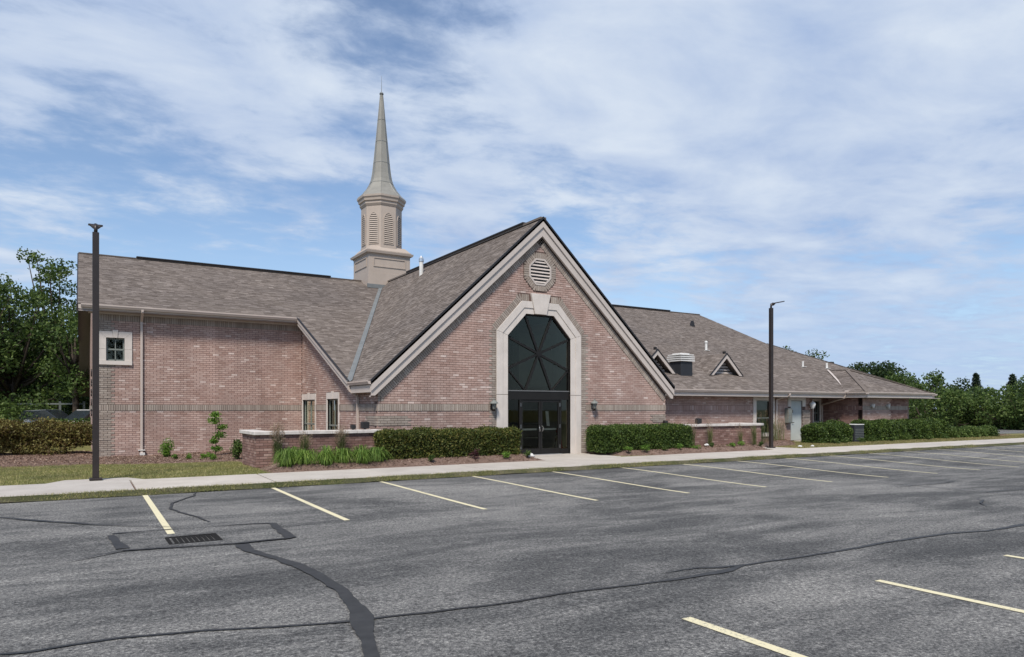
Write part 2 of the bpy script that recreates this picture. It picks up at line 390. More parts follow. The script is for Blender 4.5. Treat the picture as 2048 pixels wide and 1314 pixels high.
# ------------------------------------------------------------------ ground
def sstep(t): t = np.clip(t, 0, 1); return t*t*(3-2*t)
def lotz(X, Y):
    X = np.asarray(X, float); Y = np.asarray(Y, float)
    z3 = -.165-0*X
    z2 = -.155-.0065*np.clip(X, 0, 32)
    z1 = .087-.0159*np.clip(X, 0, 12)-.004*np.clip(X-12, 0, 25)
    z0 = .14-.010*np.clip(X, 0, 30)
    a = sstep((Y-11.73)/5.7); b = sstep((Y-4.15)/7.58); c_ = sstep((Y+12)/16.15)
    return np.where(Y > 11.73, z2+(z3-z2)*a, np.where(Y > 4.15, z1+(z2-z1)*b, z0+(z1-z0)*c_))
def gz(X, Y):
    """height of the ground sheet"""
    X = np.asarray(X, float); Y = np.asarray(Y, float)
    g = -.03+0*X
    left = sstep((5.5-X)/3)*sstep((Y-21.5)/6)
    g = g-.10*left
    far = sstep((Y-60)/120)*.6+sstep((X-70)/100)*.6
    return g-far*.3
def grid(xs, ys, zf, name, mat, parent=None):
    xs = np.array(xs); ys = np.array(ys); XX, YY = np.meshgrid(xs, ys); ZZ = zf(XX, YY)
    v = np.stack([XX, YY, ZZ], -1).reshape(-1, 3); nx = len(xs)
    f = [(j*nx+i, j*nx+i+1, (j+1)*nx+i+1, (j+1)*nx+i) for j in range(len(ys)-1) for i in range(nx-1)]
    me = bpy.data.meshes.new(name); me.from_pydata(v.tolist(), [], f)
    me.polygons.foreach_set('use_smooth', [True]*len(f)); me.update()
    return obj(name, me, mat, parent)
KY = 17.45   # kerb line
def gfull(X, Y):
    return np.where(Y < KY+.06, lotz(X, Y)-.12, np.where(Y < 19.78, -.20, gz(X, Y)))
xs = sorted(set([-900, -400, -150, -80]+list(np.arange(-40, 90, 2.0))+[130, 200, 400, 900]))
ys = sorted(set([-600, -200, -80]+list(np.arange(-40, 17, 2.0))+[17.4, 17.5, 17.52, 19.76, 19.8]+list(np.arange(20.5, 60, 1.5))+[70, 85, 110, 150, 250, 500, 1000]))
tag(grid(xs, ys, gfull, 'ground', M_LAWN), kind='structure')
lot = grid(np.arange(-60, 110.1, .8), sorted(set(list(np.arange(-40, 2, 1.5))+list(np.arange(2, 17.3, .4))+[KY])), lotz, 'parking_lot', M_ASPH)
tag(lot, kind='structure')

def ribbon(pts, widths, zoff, name, mat, parent, jag=0.0, step=.12, zf=lotz):
    P = [np.array(p, float) for p in pts]; Q = []; W = []
    for i in range(len(P)-1):
        n = max(1, int(np.linalg.norm(P[i+1]-P[i])/step))
        for k in range(n):
            tt = k/n; Q.append(P[i]*(1-tt)+P[i+1]*tt); W.append(widths[i]*(1-tt)+widths[i+1]*tt)
    Q.append(P[-1]); W.append(widths[-1]); Q = np.array(Q); W = np.array(W)
    if jag:
        j = rng.normal(0, jag, Q.shape); j[1:-1] = (j[:-2]+j[1:-1]+j[2:])/2; Q = Q+j; wv = rng.normal(0, .16, len(W)+4); W = W*(1+np.convolve(wv, np.ones(5)/5*1.6, 'valid'))
    T = np.gradient(Q, axis=0); T /= np.linalg.norm(T, axis=1)[:, None]+1e-9; Nn = np.stack([-T[:, 1], T[:, 0]], 1)
    A = Q+Nn*W[:, None]/2; B = Q-Nn*W[:, None]/2
    v = [(a[0], a[1], float(zf(a[0], a[1]))+zoff) for a in A]+[(b[0], b[1], float(zf(b[0], b[1]))+zoff) for b in B]
    n = len(A); f = [(i, n+i, n+i+1, i+1) for i in range(n-1)]
    me = bpy.data.meshes.new(name); me.from_pydata(v, [], f); me.update()
    o = obj(name, me, mat, parent)
    return o
# stall lines against the kerb
X0, SP, LEN = 1.194, 2.74, 5.70
for i in range(-6, 22):
    x = X0+SP*i
    ribbon([(x, KY-.02), (x-.03, KY-LEN)], [.105, .105], .006, 'parking_line', M_YEL, lot, 0)
for i in range(-3, 14):
    x = 4.245+SP*i
    ribbon([(x, 4.15), (x, -1.4)], [.105, .105], .006, 'parking_line', M_YEL, lot, 0)
CRACKS = [([(-0.644, 5.959), (-0.478, 5.946), (-0.333, 5.884), (-0.04, 5.91), (0.275, 5.911), (0.856, 5.765), (1.28, 5.586), (1.793, 5.45), (1.954, 5.436), (2.561, 5.352), (3.257, 5.282), (3.839, 5.332), (4.393, 5.27), (5.172, 5.215), (5.773, 5.222), (6.03, 5.249), (6.346, 5.345), (7.355, 5.335), (8.388, 5.352), (9.338, 5.412), (10.904, 5.381), (11.666, 5.221), (12.854, 5.216), (15.259, 5.027)], [0.05, 0.05, 0.05, 0.05, 0.05, 0.05, 0.05, 0.06, 0.06, 0.05, 0.05, 0.055, 0.055, 0.07, 0.13, 0.13, 0.07, 0.06, 0.07, 0.09, 0.08, 0.08, 0.12, 0.1]), ([(5.332, 5.517), (5.456, 5.502), (5.839, 5.504), (6.045, 5.396), (6.369, 5.364)], [0.02, 0.03, 0.05, 0.06, 0.05]), ([(1.886, 10.233), (1.89, 9.642), (2.029, 8.854), (2.124, 8.165), (2.148, 7.265), (2.126, 6.613), (2.072, 6.157), (2.008, 5.773), (1.908, 5.378), (1.787, 4.918), (1.673, 4.555), (1.485, 4.001)], [0.2, 0.17, 0.13, 0.15, 0.15, 0.14, 0.15, 0.18, 0.22, 0.13, 0.11, 0.1]), ([(2.353, 18.097), (2.1, 16.689), (1.564, 15.596), (1.446, 14.759), (1.546, 14.172), (1.738, 13.366), (1.842, 12.674)], [0.03, 0.05, 0.06, 0.07, 0.07, 0.06, 0.02]), ([(0.376, 12.054), (0.47, 10.759)], [0.10, 0.2]), ([(0.4, 12.187), (0.837, 12.188), (1.294, 12.189), (2.378, 12.13), (2.71, 12.0)], [0.10, 0.065, 0.055, 0.06, 0.1]), ([(2.71, 12.0), (2.622, 10.414)], [0.16, 0.18]), ([(2.622, 10.414), (1.891, 10.331), (1.021, 10.484), (0.463, 10.586)], [0.1, 0.07, 0.06, 0.1]), ([(0.463, 10.586), (0.146, 10.287), (-0.145, 10.091)], [0.06, 0.05, 0.03]), ([(-1.851, 15.827), (-1.212, 15.084), (-0.633, 14.267), (0.257, 13.235), (1.313, 12.369)], [0.06, 0.06, 0.1, 0.06, 0.03]), ([(17.845, 12.928), (18.442, 11.252), (18.456, 10.033), (18.249, 9.302), (17.858, 8.258), (17.818, 7.23), (17.833, 6.3)], [0.03, 0.05, 0.06, 0.05, 0.05, 0.05, 0.05]), ([(17.601, 9.944), (18.559, 9.96), (19.945, 9.907), (20.433, 9.954), (20.825, 11.176)], [0.05, 0.08, 0.08, 0.05, 0.02]), ([(17.945, 8.031), (19.402, 7.872), (20.955, 7.714)], [0.05, 0.05, 0.05]), ([(16.265, 7.472), (15.964, 7.201), (15.416, 7.027), (14.901, 6.66)], [0.03, 0.05, 0.04, 0.02])]
for k, (pts, wd) in enumerate(CRACKS):
    ribbon(pts, [w_*.84 for w_ in wd], .010+.0012*k, 'crack_seal', M_TAR, lot, .007, .07)
# repaired patch round the drain
PP = [(0.4, 12.187), (1.544, 12.154), (2.388, 12.183), (2.722, 12.052), (2.622, 10.414), (1.899, 10.376), (0.465, 10.629)]
mb = MB()
cx, cy = np.mean(PP, axis=0)
import itertools
pts = []
for a, b in zip(PP, PP[1:]+PP[:1]):
    for k in range(8): pts.append((a[0]+(b[0]-a[0])*k/8, a[1]+(b[1]-a[1])*k/8))
for a, b in zip(pts, pts[1:]+pts[:1]):
    mb.poly([(cx, cy, float(lotz(cx, cy))+.0055), (a[0], a[1], float(lotz(*a))+.0055), (b[0], b[1], float(lotz(*b))+.0055)])
mb.build('asphalt_patch', M_ASPH, lot)
# storm drain
GX0, GX1, GY0, GY1 = 1.09, 1.69, 10.83, 11.38
gzt = float(lotz(1.4, 11.1))+.012
dr = empty('storm_drain', (1.39, 11.1, gzt), 'rectangular black storm drain grate set in the patched asphalt', 'drain')
m = MB(); m.box(GX0-.05, GX1+.05, GY0-.05, GY0, gzt-.05, gzt+.004); m.box(GX0-.05, GX1+.05, GY1, GY1+.05, gzt-.05, gzt+.004); m.box(GX0-.05, GX0, GY0, GY1, gzt-.05, gzt+.004); m.box(GX1, GX1+.05, GY0, GY1, gzt-.05, gzt+.004)
m.build('frame', M_IRON, dr)
m = MB(); m.box(GX0, GX1, GY0, GY1, gzt-.03, gzt-.008); m.build('pit_cover', M_BLACK, dr)
for k in range(9):
    m = MB(); x = GX0+.03+k*.0665; m.box(x, x+.052, GY0+.005, GY1-.005, gzt-.006, gzt+.002); m.build('grate_bar', M_IRON, dr)

# kerb, sidewalk, entrance walk
kerb = grid(np.arange(-40, 62.1, .5), [KY-.10, KY+.02, KY+.10, KY+.20],
            lambda X, Y: np.select([Y < KY-.05, Y < KY+.05, Y < KY+.15], [lotz(X, KY)+.012+.01*np.sin(X*3.1)+.006*np.sin(X*11), -.105+.018*np.sin(X*2.3)+.012*np.sin(X*7.7), -.058+.010*np.sin(X*3.7)], -.056), 'kerb', M_MOSS)
tag(kerb, kind='structure')
sw = MB(); sw.box(-40, 62, KY+.18, 19.80, -.24, -.075); sw = sw.build('sidewalk', M_MORTAR); tag(sw, kind='structure')
SLW = 3.05
for i in range(-10, 19):
    x0 = 1.02+i*SLW; m = MB(); g = .012 if i % 3 else .03
    dz = rng.uniform(-.004, .004)
    a, b = KY+.15, 19.79
    pts = [(x0+g, a, -.048+dz), (x0+SLW-g, a, -.048+dz), (x0+SLW-g, b, -.022+dz), (x0+g, b, -.022+dz)]
    m.prism(pts, (0, 0, -.12)); m.build('slab', M_CONC, sw, bevel=.006)
wk = MB(); wk.box(13.62, 16.95, 19.80, 22.30, -.22, -.03); wk = wk.build('entrance_walk', M_MORTAR); tag(wk, kind='structure')
for (a, b, c_, d_) in ((13.62, 16.95, 19.81, 21.40), (13.9, 16.75, 21.41, 22.28)):
    m = MB(); m.box(a, b, c_, d_, -.10, -.014 if d_ < 22 else .0); m.build('slab', M_CONC, wk, bevel=.006)
m = MB(); m.prism([(-.75, 19.79, -.024), (1.35, 19.79, -.024), (1.0, 20.42, -.014), (-.35, 20.42, -.014)], (0, 0, -.1)); o = m.build('light_pole_pad', M_CONC); tag(o, kind='structure')
m = MB(); m.prism([(25.6, 19.79, -.024), (27.4, 19.79, -.024), (27.1, 21.0, -.014), (25.8, 21.0, -.014)], (0, 0, -.1)); o = m.build('light_pole_footing', M_CONC); tag(o, kind='structure')
m = MB(); m.box(33.1, 36.2, 23.35, 24.35, -.1, .015); o = m.build('side_door_stoop', M_CONC); tag(o, kind='structure')
# far drive, its kerb and walk at the right
fd = MB(); fd.poly([(47.5, 25.6, -.022), (130, 8, -.022), (130, 30, -.022), (60, 32.6, -.022), (49, 30.2, -.022)]); o = fd.build('far_drive', M_ASPH); tag(o, kind='structure')
m = MB(); m.prism([(51, 24.8, -.012), (60.5, 27.0, -.012), (60.4, 27.14, -.012), (50.9, 24.94, -.012)], (0, 0, -.004)); m.build('painted_edge_line', M_WHITE, o)
m = MB(); m.prism([(50, 30.4, -.01), (60, 32.8, -.01), (75, 30.5, -.01), (75, 32.5, -.01), (60, 35.2, -.01), (50, 32.6, -.01)], (0, 0, -.08)); o = m.build('far_walk', M_CONC); tag(o, kind='structure')

# ------------------------------------------------------------------ planting beds
def bed(name, poly, top, edge=.5, zf=gz, step=.16):
    """mounded mulch sheet inside a polygon (convex or nearly) + loose chips on it"""
    P = np.array(poly, float); x0, y0 = P.min(0); x1, y1 = P.max(0)
    def inside(X, Y):
        ins = np.zeros(np.shape(X), bool); dmin = np.full(np.shape(X), 9e9)
        for (ax, ay), (bx, by) in zip(P, np.roll(P, -1, 0)):
            c1 = (ay > Y) != (by > Y)
            with np.errstate(divide='ignore', invalid='ignore'): xi = (bx-ax)*(Y-ay)/((by-ay) if by != ay else 1e-9)+ax
            ins ^= c1 & (X < xi)
            vx, vy = bx-ax, by-ay; tt = np.clip(((X-ax)*vx+(Y-ay)*vy)/(vx*vx+vy*vy), 0, 1)
            dmin = np.minimum(dmin, np.hypot(X-ax-tt*vx, Y-ay-tt*vy))
        return ins, dmin
    def hgt(X, Y):
        ins, dm = inside(X, Y)
        h = np.where(ins, sstep(dm/edge), -sstep(dm/.2)*.6)
        return zf(X, Y)+.012+top*h+np.where(ins, .012*np.sin(X*9+Y*4)*np.sin(Y*11-X*3), 0)
    xs = np.arange(x0-step, x1+step, step); ys = np.arange(y0-step, y1+step, step)
    o = grid(xs, ys, hgt, name, M_MULCH); tag(o, kind='structure')
    n = int((x1-x0)*(y1-y0)*230)
    X = rng.uniform(x0, x1, n); Y = rng.uniform(y0, y1, n); ins, dm = inside(X, Y); ok = ins & (dm > .02); X, Y = X[ok], Y[ok]
    return hgt, X, Y
beds = []
B1 = bed('mulch_bed', [(4.45, 19.84), (13.55, 19.84), (13.62, 20.6), (13.55, 21.9), (4.45, 21.7)], .17)
B2 = bed('mulch_bed', [(16.85, 21.9), (16.9, 20.9), (17.5, 20.15), (19.0, 19.85), (25.4, 19.85), (25.9, 21.0), (29.5, 21.6), (32, 23.5), (32.5, 24.4), (16.9, 24.4)], .15)
B3 = bed('mulch_bed', [(-9, 27.6), (.2, 27.4), (4.3, 25.3), (8.25, 22.2), (8.25, 31.2), (.4, 31.2), (.35, 36), (-9, 36)], .03)
B4 = bed('mulch_bed', [(36.0, 23.3), (44, 22.0), (53, 22.0), (53, 23.6), (44.6, 24.6), (36.3, 25.4)], .05)
V = []
for h, X, Y in (B1, B2, B3, B4):
    n = len(X); Z = h(X, Y); a = rng.uniform(0, math.pi, n); ti = rng.uniform(-.6, .6, n)
    ln = rng.uniform(.02, .075, n); wd = rng.uniform(.008, .024, n)
    ux, uy, uz = np.cos(a)*np.cos(ti), np.sin(a)*np.cos(ti), np.sin(ti); vx, vy = -np.sin(a), np.cos(a); vz = rng.uniform(-.6, .6, n)
    C = np.stack([X, Y, Z+.012], 1); U = np.stack([ux, uy, uz], 1)*ln[:, None]/2; W_ = np.stack([vx, vy, vz], 1)*wd[:, None]/2
    V.append(np.stack([C-U-W_, C+U-W_, C+U+W_, C-U+W_], 1))
o = quads_mesh('mulch_chips', np.concatenate(V), M_CHIP); tag(o, kind='stuff')

# grass
def blades(name, X, Y, zf, h, w, mat, kind='stuff', lean=.5):
    n = len(X); Z = np.asarray(zf(X, Y)); a = rng.uniform(0, 2*math.pi, n); hh = h*rng.uniform(.5, 1.3, n); ww = w*rng.uniform(.6, 1.4, n)
    l = rng.normal(0, lean, (n, 2))*hh[:, None]
    B = np.stack([X, Y, Z], 1); D = np.stack([np.cos(a), np.sin(a), 0*a], 1)*ww[:, None]/2
    T = B+np.stack([l[:, 0], l[:, 1], hh], 1)
    o = quads_mesh(name, np.stack([B-D, B+D, T], 1), mat); tag(o, kind=kind); return o
def scatter(n, x0, x1, y0, y1, cond=None, clump=None):
    X = rng.uniform(x0, x1, n); Y = rng.uniform(y0, y1, n)
    if cond is not None: k = cond(X, Y); X, Y = X[k], Y[k]
    return X, Y
lz = lambda X, Y: gz(X, Y)
def bedline(X): return np.where(X < .2, 27.6, np.where(X < 4.3, 27.4-(X-.2)*.51, 25.3-(X-4.3)*.78))
X, Y = scatter(90000, -13, 4.5, 19.82, 28, lambda X, Y: (Y < bedline(X)) & ~((X > -.75) & (X < 1.3) & (Y < 20.4)))
o = blades('lawn_grass', X, Y, lz, .045, .012, M_GRASS); o['label'] = 'mown yellow-green lawn left of the low wall'
X, Y = scatter(26000, -13, 4.5, 19.82, 28, lambda X, Y: (Y < bedline(X)) & (np.sin(X*1.3+Y*2.1)+np.sin(Y*3.3-X*.6) > .3) & ~((X > -.75) & (X < 1.3) & (Y < 20.4)))
o = blades('dry_grass', X, Y, lz, .04, .012, M_DRYG); o['label'] = 'straw coloured patches in the left lawn'
X, Y = scatter(60000, 25, 62, 19.82, 23.8, lambda X, Y: (X > 27.5) & (Y < 23.4-(X > 44)*1.3))
o = blades('dry_grass', X, Y, lz, .05, .016, M_DRYG); o['label'] = 'dry lawn strip between sidewalk and right wing'
X, Y = scatter(22000, 25, 62, 19.82, 23.8, lambda X, Y: (X > 27.5) & (Y < 23.4-(X > 44)*1.3))
o = blades('lawn_grass', X, Y, lz, .05, .016, M_GRASS); o['label'] = 'green tufts in the right lawn strip'
X, Y = scatter(52000, -12, 40, KY-.11, KY+.19, lambda X, Y: (np.sin(X*.9)+np.sin(X*2.7+1)+rng.uniform(-1.6, 1.6, len(X))-.03*np.maximum(X-6, 0)*2.2 > -.6))
o = blades('kerb_weeds', X, Y, lambda X, Y: np.interp(Y, [KY-.1, KY+.02, KY+.1, KY+.2], [-.155, -.105, -.06, -.056]), .04, .010, M_GRASS); o['label'] = 'moss and short weeds growing over the kerb face'

# ------------------------------------------------------------------ vegetation builders
def leaf_quads(C, size, flat=0.0, aspect=.6):
    n = len(C); a = rng.normal(size=(n, 3)); a[:, 2] += flat; a /= np.linalg.norm(a, axis=1)[:, None]
    b = rng.normal(size=(n, 3)); u = np.cross(a, b); u /= np.linalg.norm(u, axis=1)[:, None]+1e-9; v = np.cross(a, u)
    s = size*rng.uniform(.6, 1.35, n)
    U = u*s[:, None]/2; W_ = v*(s*aspect)[:, None]/2
    return np.stack([C-U, C-W_*1.0, C+U, C+W_*1.0], 1)
def clump_points(centers, radii, n_per, squash=.8):
    out = []
    for c, r in zip(centers, radii):
        k = int(n_per*(r**2)); k = max(k, 20)
        d = rng.normal(size=(k, 3)); d /= np.linalg.norm(d, axis=1)[:, None]
        rr = r*(rng.uniform(.25, 1, k)**.45)*rng.uniform(.75, 1.18, k)
        p = d*rr[:, None]; p[:, 2] *= squash; out.append(c+p)
    return np.concatenate(out)
def at(px, dist, z=0.0):
    """ground point seen in direction px of the photograph, dist metres away along the view axis"""
    u = (px-1024)/F_PX
    return Vector((dist*(math.sin(TH)+math.cos(TH)*u), dist*(math.cos(TH)-math.sin(TH)*u), z))
def tree(name, base, lobes, leaf, mat, label, group=None, trunk_r=.18, dens=260, nclump=26, cr=.85, trunk_h=None, cat='tree', bare=0.3):
    """lobes: (dx, dy, z, rx, ry, rz) ellipsoids of clumps relative to base"""
    t_ = empty(name, base, label, cat, group)
    C = []; Rr = []
    tot = sum(l[3]*l[5] for l in lobes)
    for (dx, dy, z, rx, ry, rz) in lobes:
        k = max(3, int(nclump*rx*rz/tot))
        for _ in range(k):
            d = rng.normal(size=3); d /= np.linalg.norm(d); r = rng.uniform(.35, 1)**.5
            C.append(np.array([base[0]+dx+d[0]*rx*r, base[1]+dy+d[1]*ry*r, base[2]+z+d[2]*rz*r])); Rr.append(cr*rng.uniform(.6, 1.25))
    P = clump_points(C, Rr, dens)
    quads_mesh('crown', leaf_quads(P, leaf, .4), mat, t_)
    m = MB(); top = lobes[0][2]+lobes[0][5]*.35; mx_ = lobes[0]
    th = trunk_h or min(l[2]-l[5]*.5 for l in lobes)
    axis = [Vector(base)+Vector((0, 0, -.1)), Vector(base)+Vector((.05, 0, th*.5)), Vector(base)+Vector((mx_[0]*.3, mx_[1]*.3, th)), Vector(base)+Vector((mx_[0]*.8, mx_[1]*.8, top))]
    m.tube(axis, [trunk_r*1.35, trunk_r, trunk_r*.85, trunk_r*.15], 8)
    for c in C[::max(1, len(C)//22)]:
        s = Vector(base)+Vector((mx_[0]*.3, mx_[1]*.3, th*rng.uniform(.8, 1.15))); e = Vector(c)
        mid = s.lerp(e, .5)+Vector((0, 0, -.25))
        m.tube([s, mid, e], [trunk_r*.45, trunk_r*.28, trunk_r*.08], 5)
    m.build('trunk', M_BARK, t_, smooth=True)
    return t_
def box_shell_points(x0, x1, y0, y1, z0, z1, n, rnd_=.18, jit=.05, bumpy=.06):
    """points near the surface of a rounded box, no bottom"""
    ax, ay, az = (x1-x0), (y1-y0), (z1-z0)
    A = np.array([ax*ay, ax*az, ax*az, ay*az, ay*az]); A = A/A.sum()
    k = rng.choice(5, n, p=A); u = rng.uniform(0, 1, n); v = rng.uniform(0, 1, n)
    P = np.zeros((n, 3))
    P[:, 0] = np.where(k < 3, x0+u*ax, np.where(k == 3, x0, x1))
    P[:, 1] = np.where(k == 0, y0+v*ay, np.where(k == 1, y0, np.where(k == 2, y1, y0+u*ay)))
    P[:, 2] = np.where(k == 0, z1, z0+v*az)
    # round the corners by pulling into an inner box then out by radius
    lo = np.array([x0, y0, z0-1])+rnd_; hi = np.array([x1, y1, z1])-rnd_
    Q = np.clip(P, lo, hi); d = P-Q; dn = np.linalg.norm(d, axis=1)[:, None]+1e-9
    P = Q+d/dn*np.minimum(dn, rnd_)
    nrm = d/dn
    b = bumpy*(np.sin(P[:, 0]*5.1+P[:, 2]*3)+np.sin(P[:, 0]*2.3+P[:, 1]*4+1.3)+.6*np.sin(P[:, 2]*9+P[:, 0]*7.7))/2
    P = P+nrm*b[:, None]+rng.normal(0, jit, (n, 3))
    P -= nrm*(rng.uniform(0, 1, n)**2*.16)[:, None]
    return P
def hedge(name, x0, x1, y0, y1, z0, z1, mat, n, leaf, label, group=None, cat='hedge', rnd_=.2, bumpy=.06):
    t_ = empty(name, ((x0+x1)/2, (y0+y1)/2, z0), label, cat, group)
    P = box_shell_points(x0, x1, y0, y1, z0, z1, n, rnd_, .035, bumpy)
    quads_mesh('foliage', leaf_quads(P, leaf, .3), mat, t_)
    m = MB(); i = .2; m.box(x0+i, x1-i, y0+i, y1-i, z0-.05, z1-i); m.build('shade_core', M_CORE, t_)  # solid box inside the leaves; the hedge's inner shade is put into its colour
    return t_
def shrub(name, c, r, h, mat, n, leaf, label, group=None, cat='shrub', stems=5, z=None):
    z = float(gz(c[0], c[1])) if z is None else z
    t_ = empty(name, (c[0], c[1], z), label, cat, group)
    C = []; Rr = []
    for _ in range(9):
        a = rng.uniform(0, 2*math.pi); q = rng.uniform(0, .62)*r
        C.append(np.array([c[0]+math.cos(a)*q, c[1]+math.sin(a)*q, z+h*rng.uniform(.18, .78)])); Rr.append(r*rng.uniform(.38, .55))
    P = clump_points(C, [1.0]*len(C), 1)
    P = []
    for cc, rr in zip(C, Rr):
        k = n//len(C); d = rng.normal(size=(k, 3)); d /= np.linalg.norm(d, axis=1)[:, None]
        p = d*(rr*rng.uniform(.5, 1.1, k))[:, None]; p[:, 2] *= min(1.3, h/(2*r)); p = cc+p; P.append(p)
    P = np.concatenate(P); P[:, 2] = np.maximum(P[:, 2], z+.02)
    quads_mesh('foliage', leaf_quads(P, leaf, .3), mat, t_)
    m = MB()
    for k in range(stems):
        e = C[k % len(C)]; m.tube([(c[0]+rng.normal(0, .03), c[1]+rng.normal(0, .03), z-.03), ((c[0]+e[0])/2, (c[1]+e[1])/2, z+h*.3), tuple(e)], [.012+.01*h, .010+.006*h, .004], 5)
    m.build('stem', M_BARK, t_)
    return t_
def blade_clump(name, c, n, h, spread, w, mat, label, group=None, cat='plant', arch=.6, plume=None, z=None):
    """arching strap leaves, each three segments"""
    z = float(gz(c[0], c[1])) if z is None else z
    t_ = empty(name, (c[0], c[1], z), label, cat, group)
    a = rng.uniform(0, 2*math.pi, n); hh = h*rng.uniform(.6, 1.15, n); sp = spread*rng.uniform(.15, 1.1, n)
    b0 = np.stack([c[0]+rng.normal(0, spread*.16, n), c[1]+rng.normal(0, spread*.16, n), np.full(n, z)], 1)
    D = np.stack([np.cos(a), np.sin(a), 0*a], 1); S = np.stack([-np.sin(a), np.cos(a), 0*a], 1)
    quads = []; prev = b0; ww = w*rng.uniform(.7, 1.2, n)
    for k, tt in enumerate((.3, .6, .85, 1.0)):
        up = hh*(np.sin(tt*math.pi*(.5+arch*.25))); pt = b0+D*(sp*tt**1.6)[:, None]; pt[:, 2] = z+up
        w0 = ww*(1-.15*k)/2; w1 = ww*(1-.15*(k+1))/2*(0.3 if k == 3 else 1)
        quads.append(np.stack([prev-S*w0[:, None], prev+S*w0[:, None], pt+S*w1[:, None], pt-S*w1[:, None]], 1)); prev = pt
    quads_mesh('leaf_blades', np.concatenate(quads), mat, t_)
    if plume:
        k, ph = plume; P = []
        for _ in range(k):
            aa = rng.uniform(0, 2*math.pi); q = rng.uniform(0, spread*.9); top = np.array([c[0]+math.cos(aa)*q, c[1]+math.sin(aa)*q, z+ph*rng.uniform(.8, 1.08)])
            ss = np.linspace(0, .32, 26)[:, None]; P.append(top-np.array([[0, 0, 1]])*ss+rng.normal(0, .014, (26, 3)))
        quads_mesh('plume', leaf_quads(np.concatenate(P), .035, 0, .4), M_PLUME, t_)
    return t_

# ================================================================== THE CHURCH
church = empty('church', (.4, 31.2, 0), 'brick church with front gable, octagonal steeple and long grey-brown shingled roofs', 'church')
XA = 14.78; YF = 21.95; YL = 31.2; XL = 8.32; XR = 21.25; YRW = 24.4; XW = .40
SA = .436; EZ = 2.65; EY = 23.8; RY = 38.3; RZ = EZ+SA*(RY-EY)      # main roof: front slope, eave line, ridge
XEL, XER = 8.03, 21.53; SG = (8.90-EZ)/(XA-XEL); YG0 = 21.72         # front gable roof
def zA(y): return EZ+SA*(y-EY)
class Fr:
    """wall frame: u runs along the wall, v up, n out of the wall"""
    def __init__(s, O, U, Nn, V=(0, 0, 1)): s.O = Vector(O); s.U = Vector(U).normalized(); s.N = Vector(Nn).normalized(); s.V = Vector(V).normalized()
    def p(s, u, v, n=0): return s.O+s.U*u+s.V*v+s.N*n
CH, BL, JT = .0813, .2439, .0135
BRK = []                                    # (frame, u, v, half length, half height, rotation, kind, proud, owner)
def rows(fr, spans, v0, v1, owner, kind=lambda u, v, r: (0, 0.0), base=1.67, r_off=0):
    k0 = math.ceil((v0-base)/CH-1e-6); k1 = math.floor((v1-base)/CH+1e-6)
    for k in range(k0, k1):
        va = base+k*CH; vc = va+CH/2
        off = (BL/2 if k % 2 else 0)
        for (a, b) in spans(vc):
            i = math.floor((a-off)/BL)
            while off+i*BL < b:
                x0 = max(a, off+i*BL); x1 = min(b, off+(i+1)*BL); i += 1
                if x1-x0 < .045: continue
                kd, pr = kind((x0+x1)/2, vc, k)
                if kd is None: continue
                BRK.append((fr, (x0+x1)/2, vc, (x1-x0-JT)/2, (CH-JT)/2, 0, kd, pr, owner))
def soldiers(fr, a, b, depth, owner, kind=1, proud=.012, side=1, trim=0):
    """bricks standing side by side along the line a-b, reaching depth to its left (side=1) or right"""
    a = Vector(a); b = Vector(b); L_ = (b-a).length; d = (b-a)/L_; n_ = Vector((-d.y, d.x))*side; k = max(1, round(L_/CH)); st = L_/k
    ang = math.atan2(n_.y, n_.x)
    for i in range(k):
        c = a+d*(i+.5)*st+n_*depth/2
        BRK.append((fr, c.x, c.y, (depth-JT)/2, (st-JT)/2, ang, kind, proud, owner))
def sub(spans, holes):
    out = []
    for a, b in spans:
        cur = [(a, b)]
        for (h0, h1) in holes:
            nx = []
            for (c, d) in cur:
                if h1 <= c or h0 >= d: nx.append((c, d)); continue
                if h0 > c: nx.append((c, h0))
                if h1 < d: nx.append((h1, d))
            cur = nx
        out += cur
    return out
def poly_span(poly, v):
    xs_ = []
    for (x0, y0), (x1, y1) in zip(poly, poly[1:]+poly[:1]):
        if (y0 > v) != (y1 > v): xs_.append(x0+(v-y0)/(y1-y0)*(x1-x0))
    xs_.sort(); return [(xs_[i], xs_[i+1]) for i in range(0, len(xs_)-1, 2)]
BB, BT = 1.67, 1.914
def backing(poly, fr, name, holes=(), depth=.25, n=-.010, parent=church):
    """mortar-coloured wall body behind the bricks, left open where windows stand"""
    m = MB()
    if not holes: m.prism([fr.p(u, v, n) for u, v in poly], -fr.N*depth)
    else:
        vs = sorted(set([p[1] for p in poly]+[h[2] for h in holes]+[h[3] for h in holes]))
        for va, vb in zip(vs, vs[1:]):
            if vb-va < .002: continue
            hh = [(h[0], h[1]) for h in holes if h[2] <= va+1e-4 and h[3] >= vb-1e-4]
            A = sub(poly_span(poly, va+.0004), hh); B = sub(poly_span(poly, vb-.0004), hh)
            if len(A) != len(B): continue
            for (a0, a1), (b0, b1) in zip(A, B): m.prism([fr.p(a0, va, n), fr.p(a1, va, n), fr.p(b1, vb, n), fr.p(b0, vb, n)], -fr.N*depth)
    return m.build(name, M_MORTAR, parent)

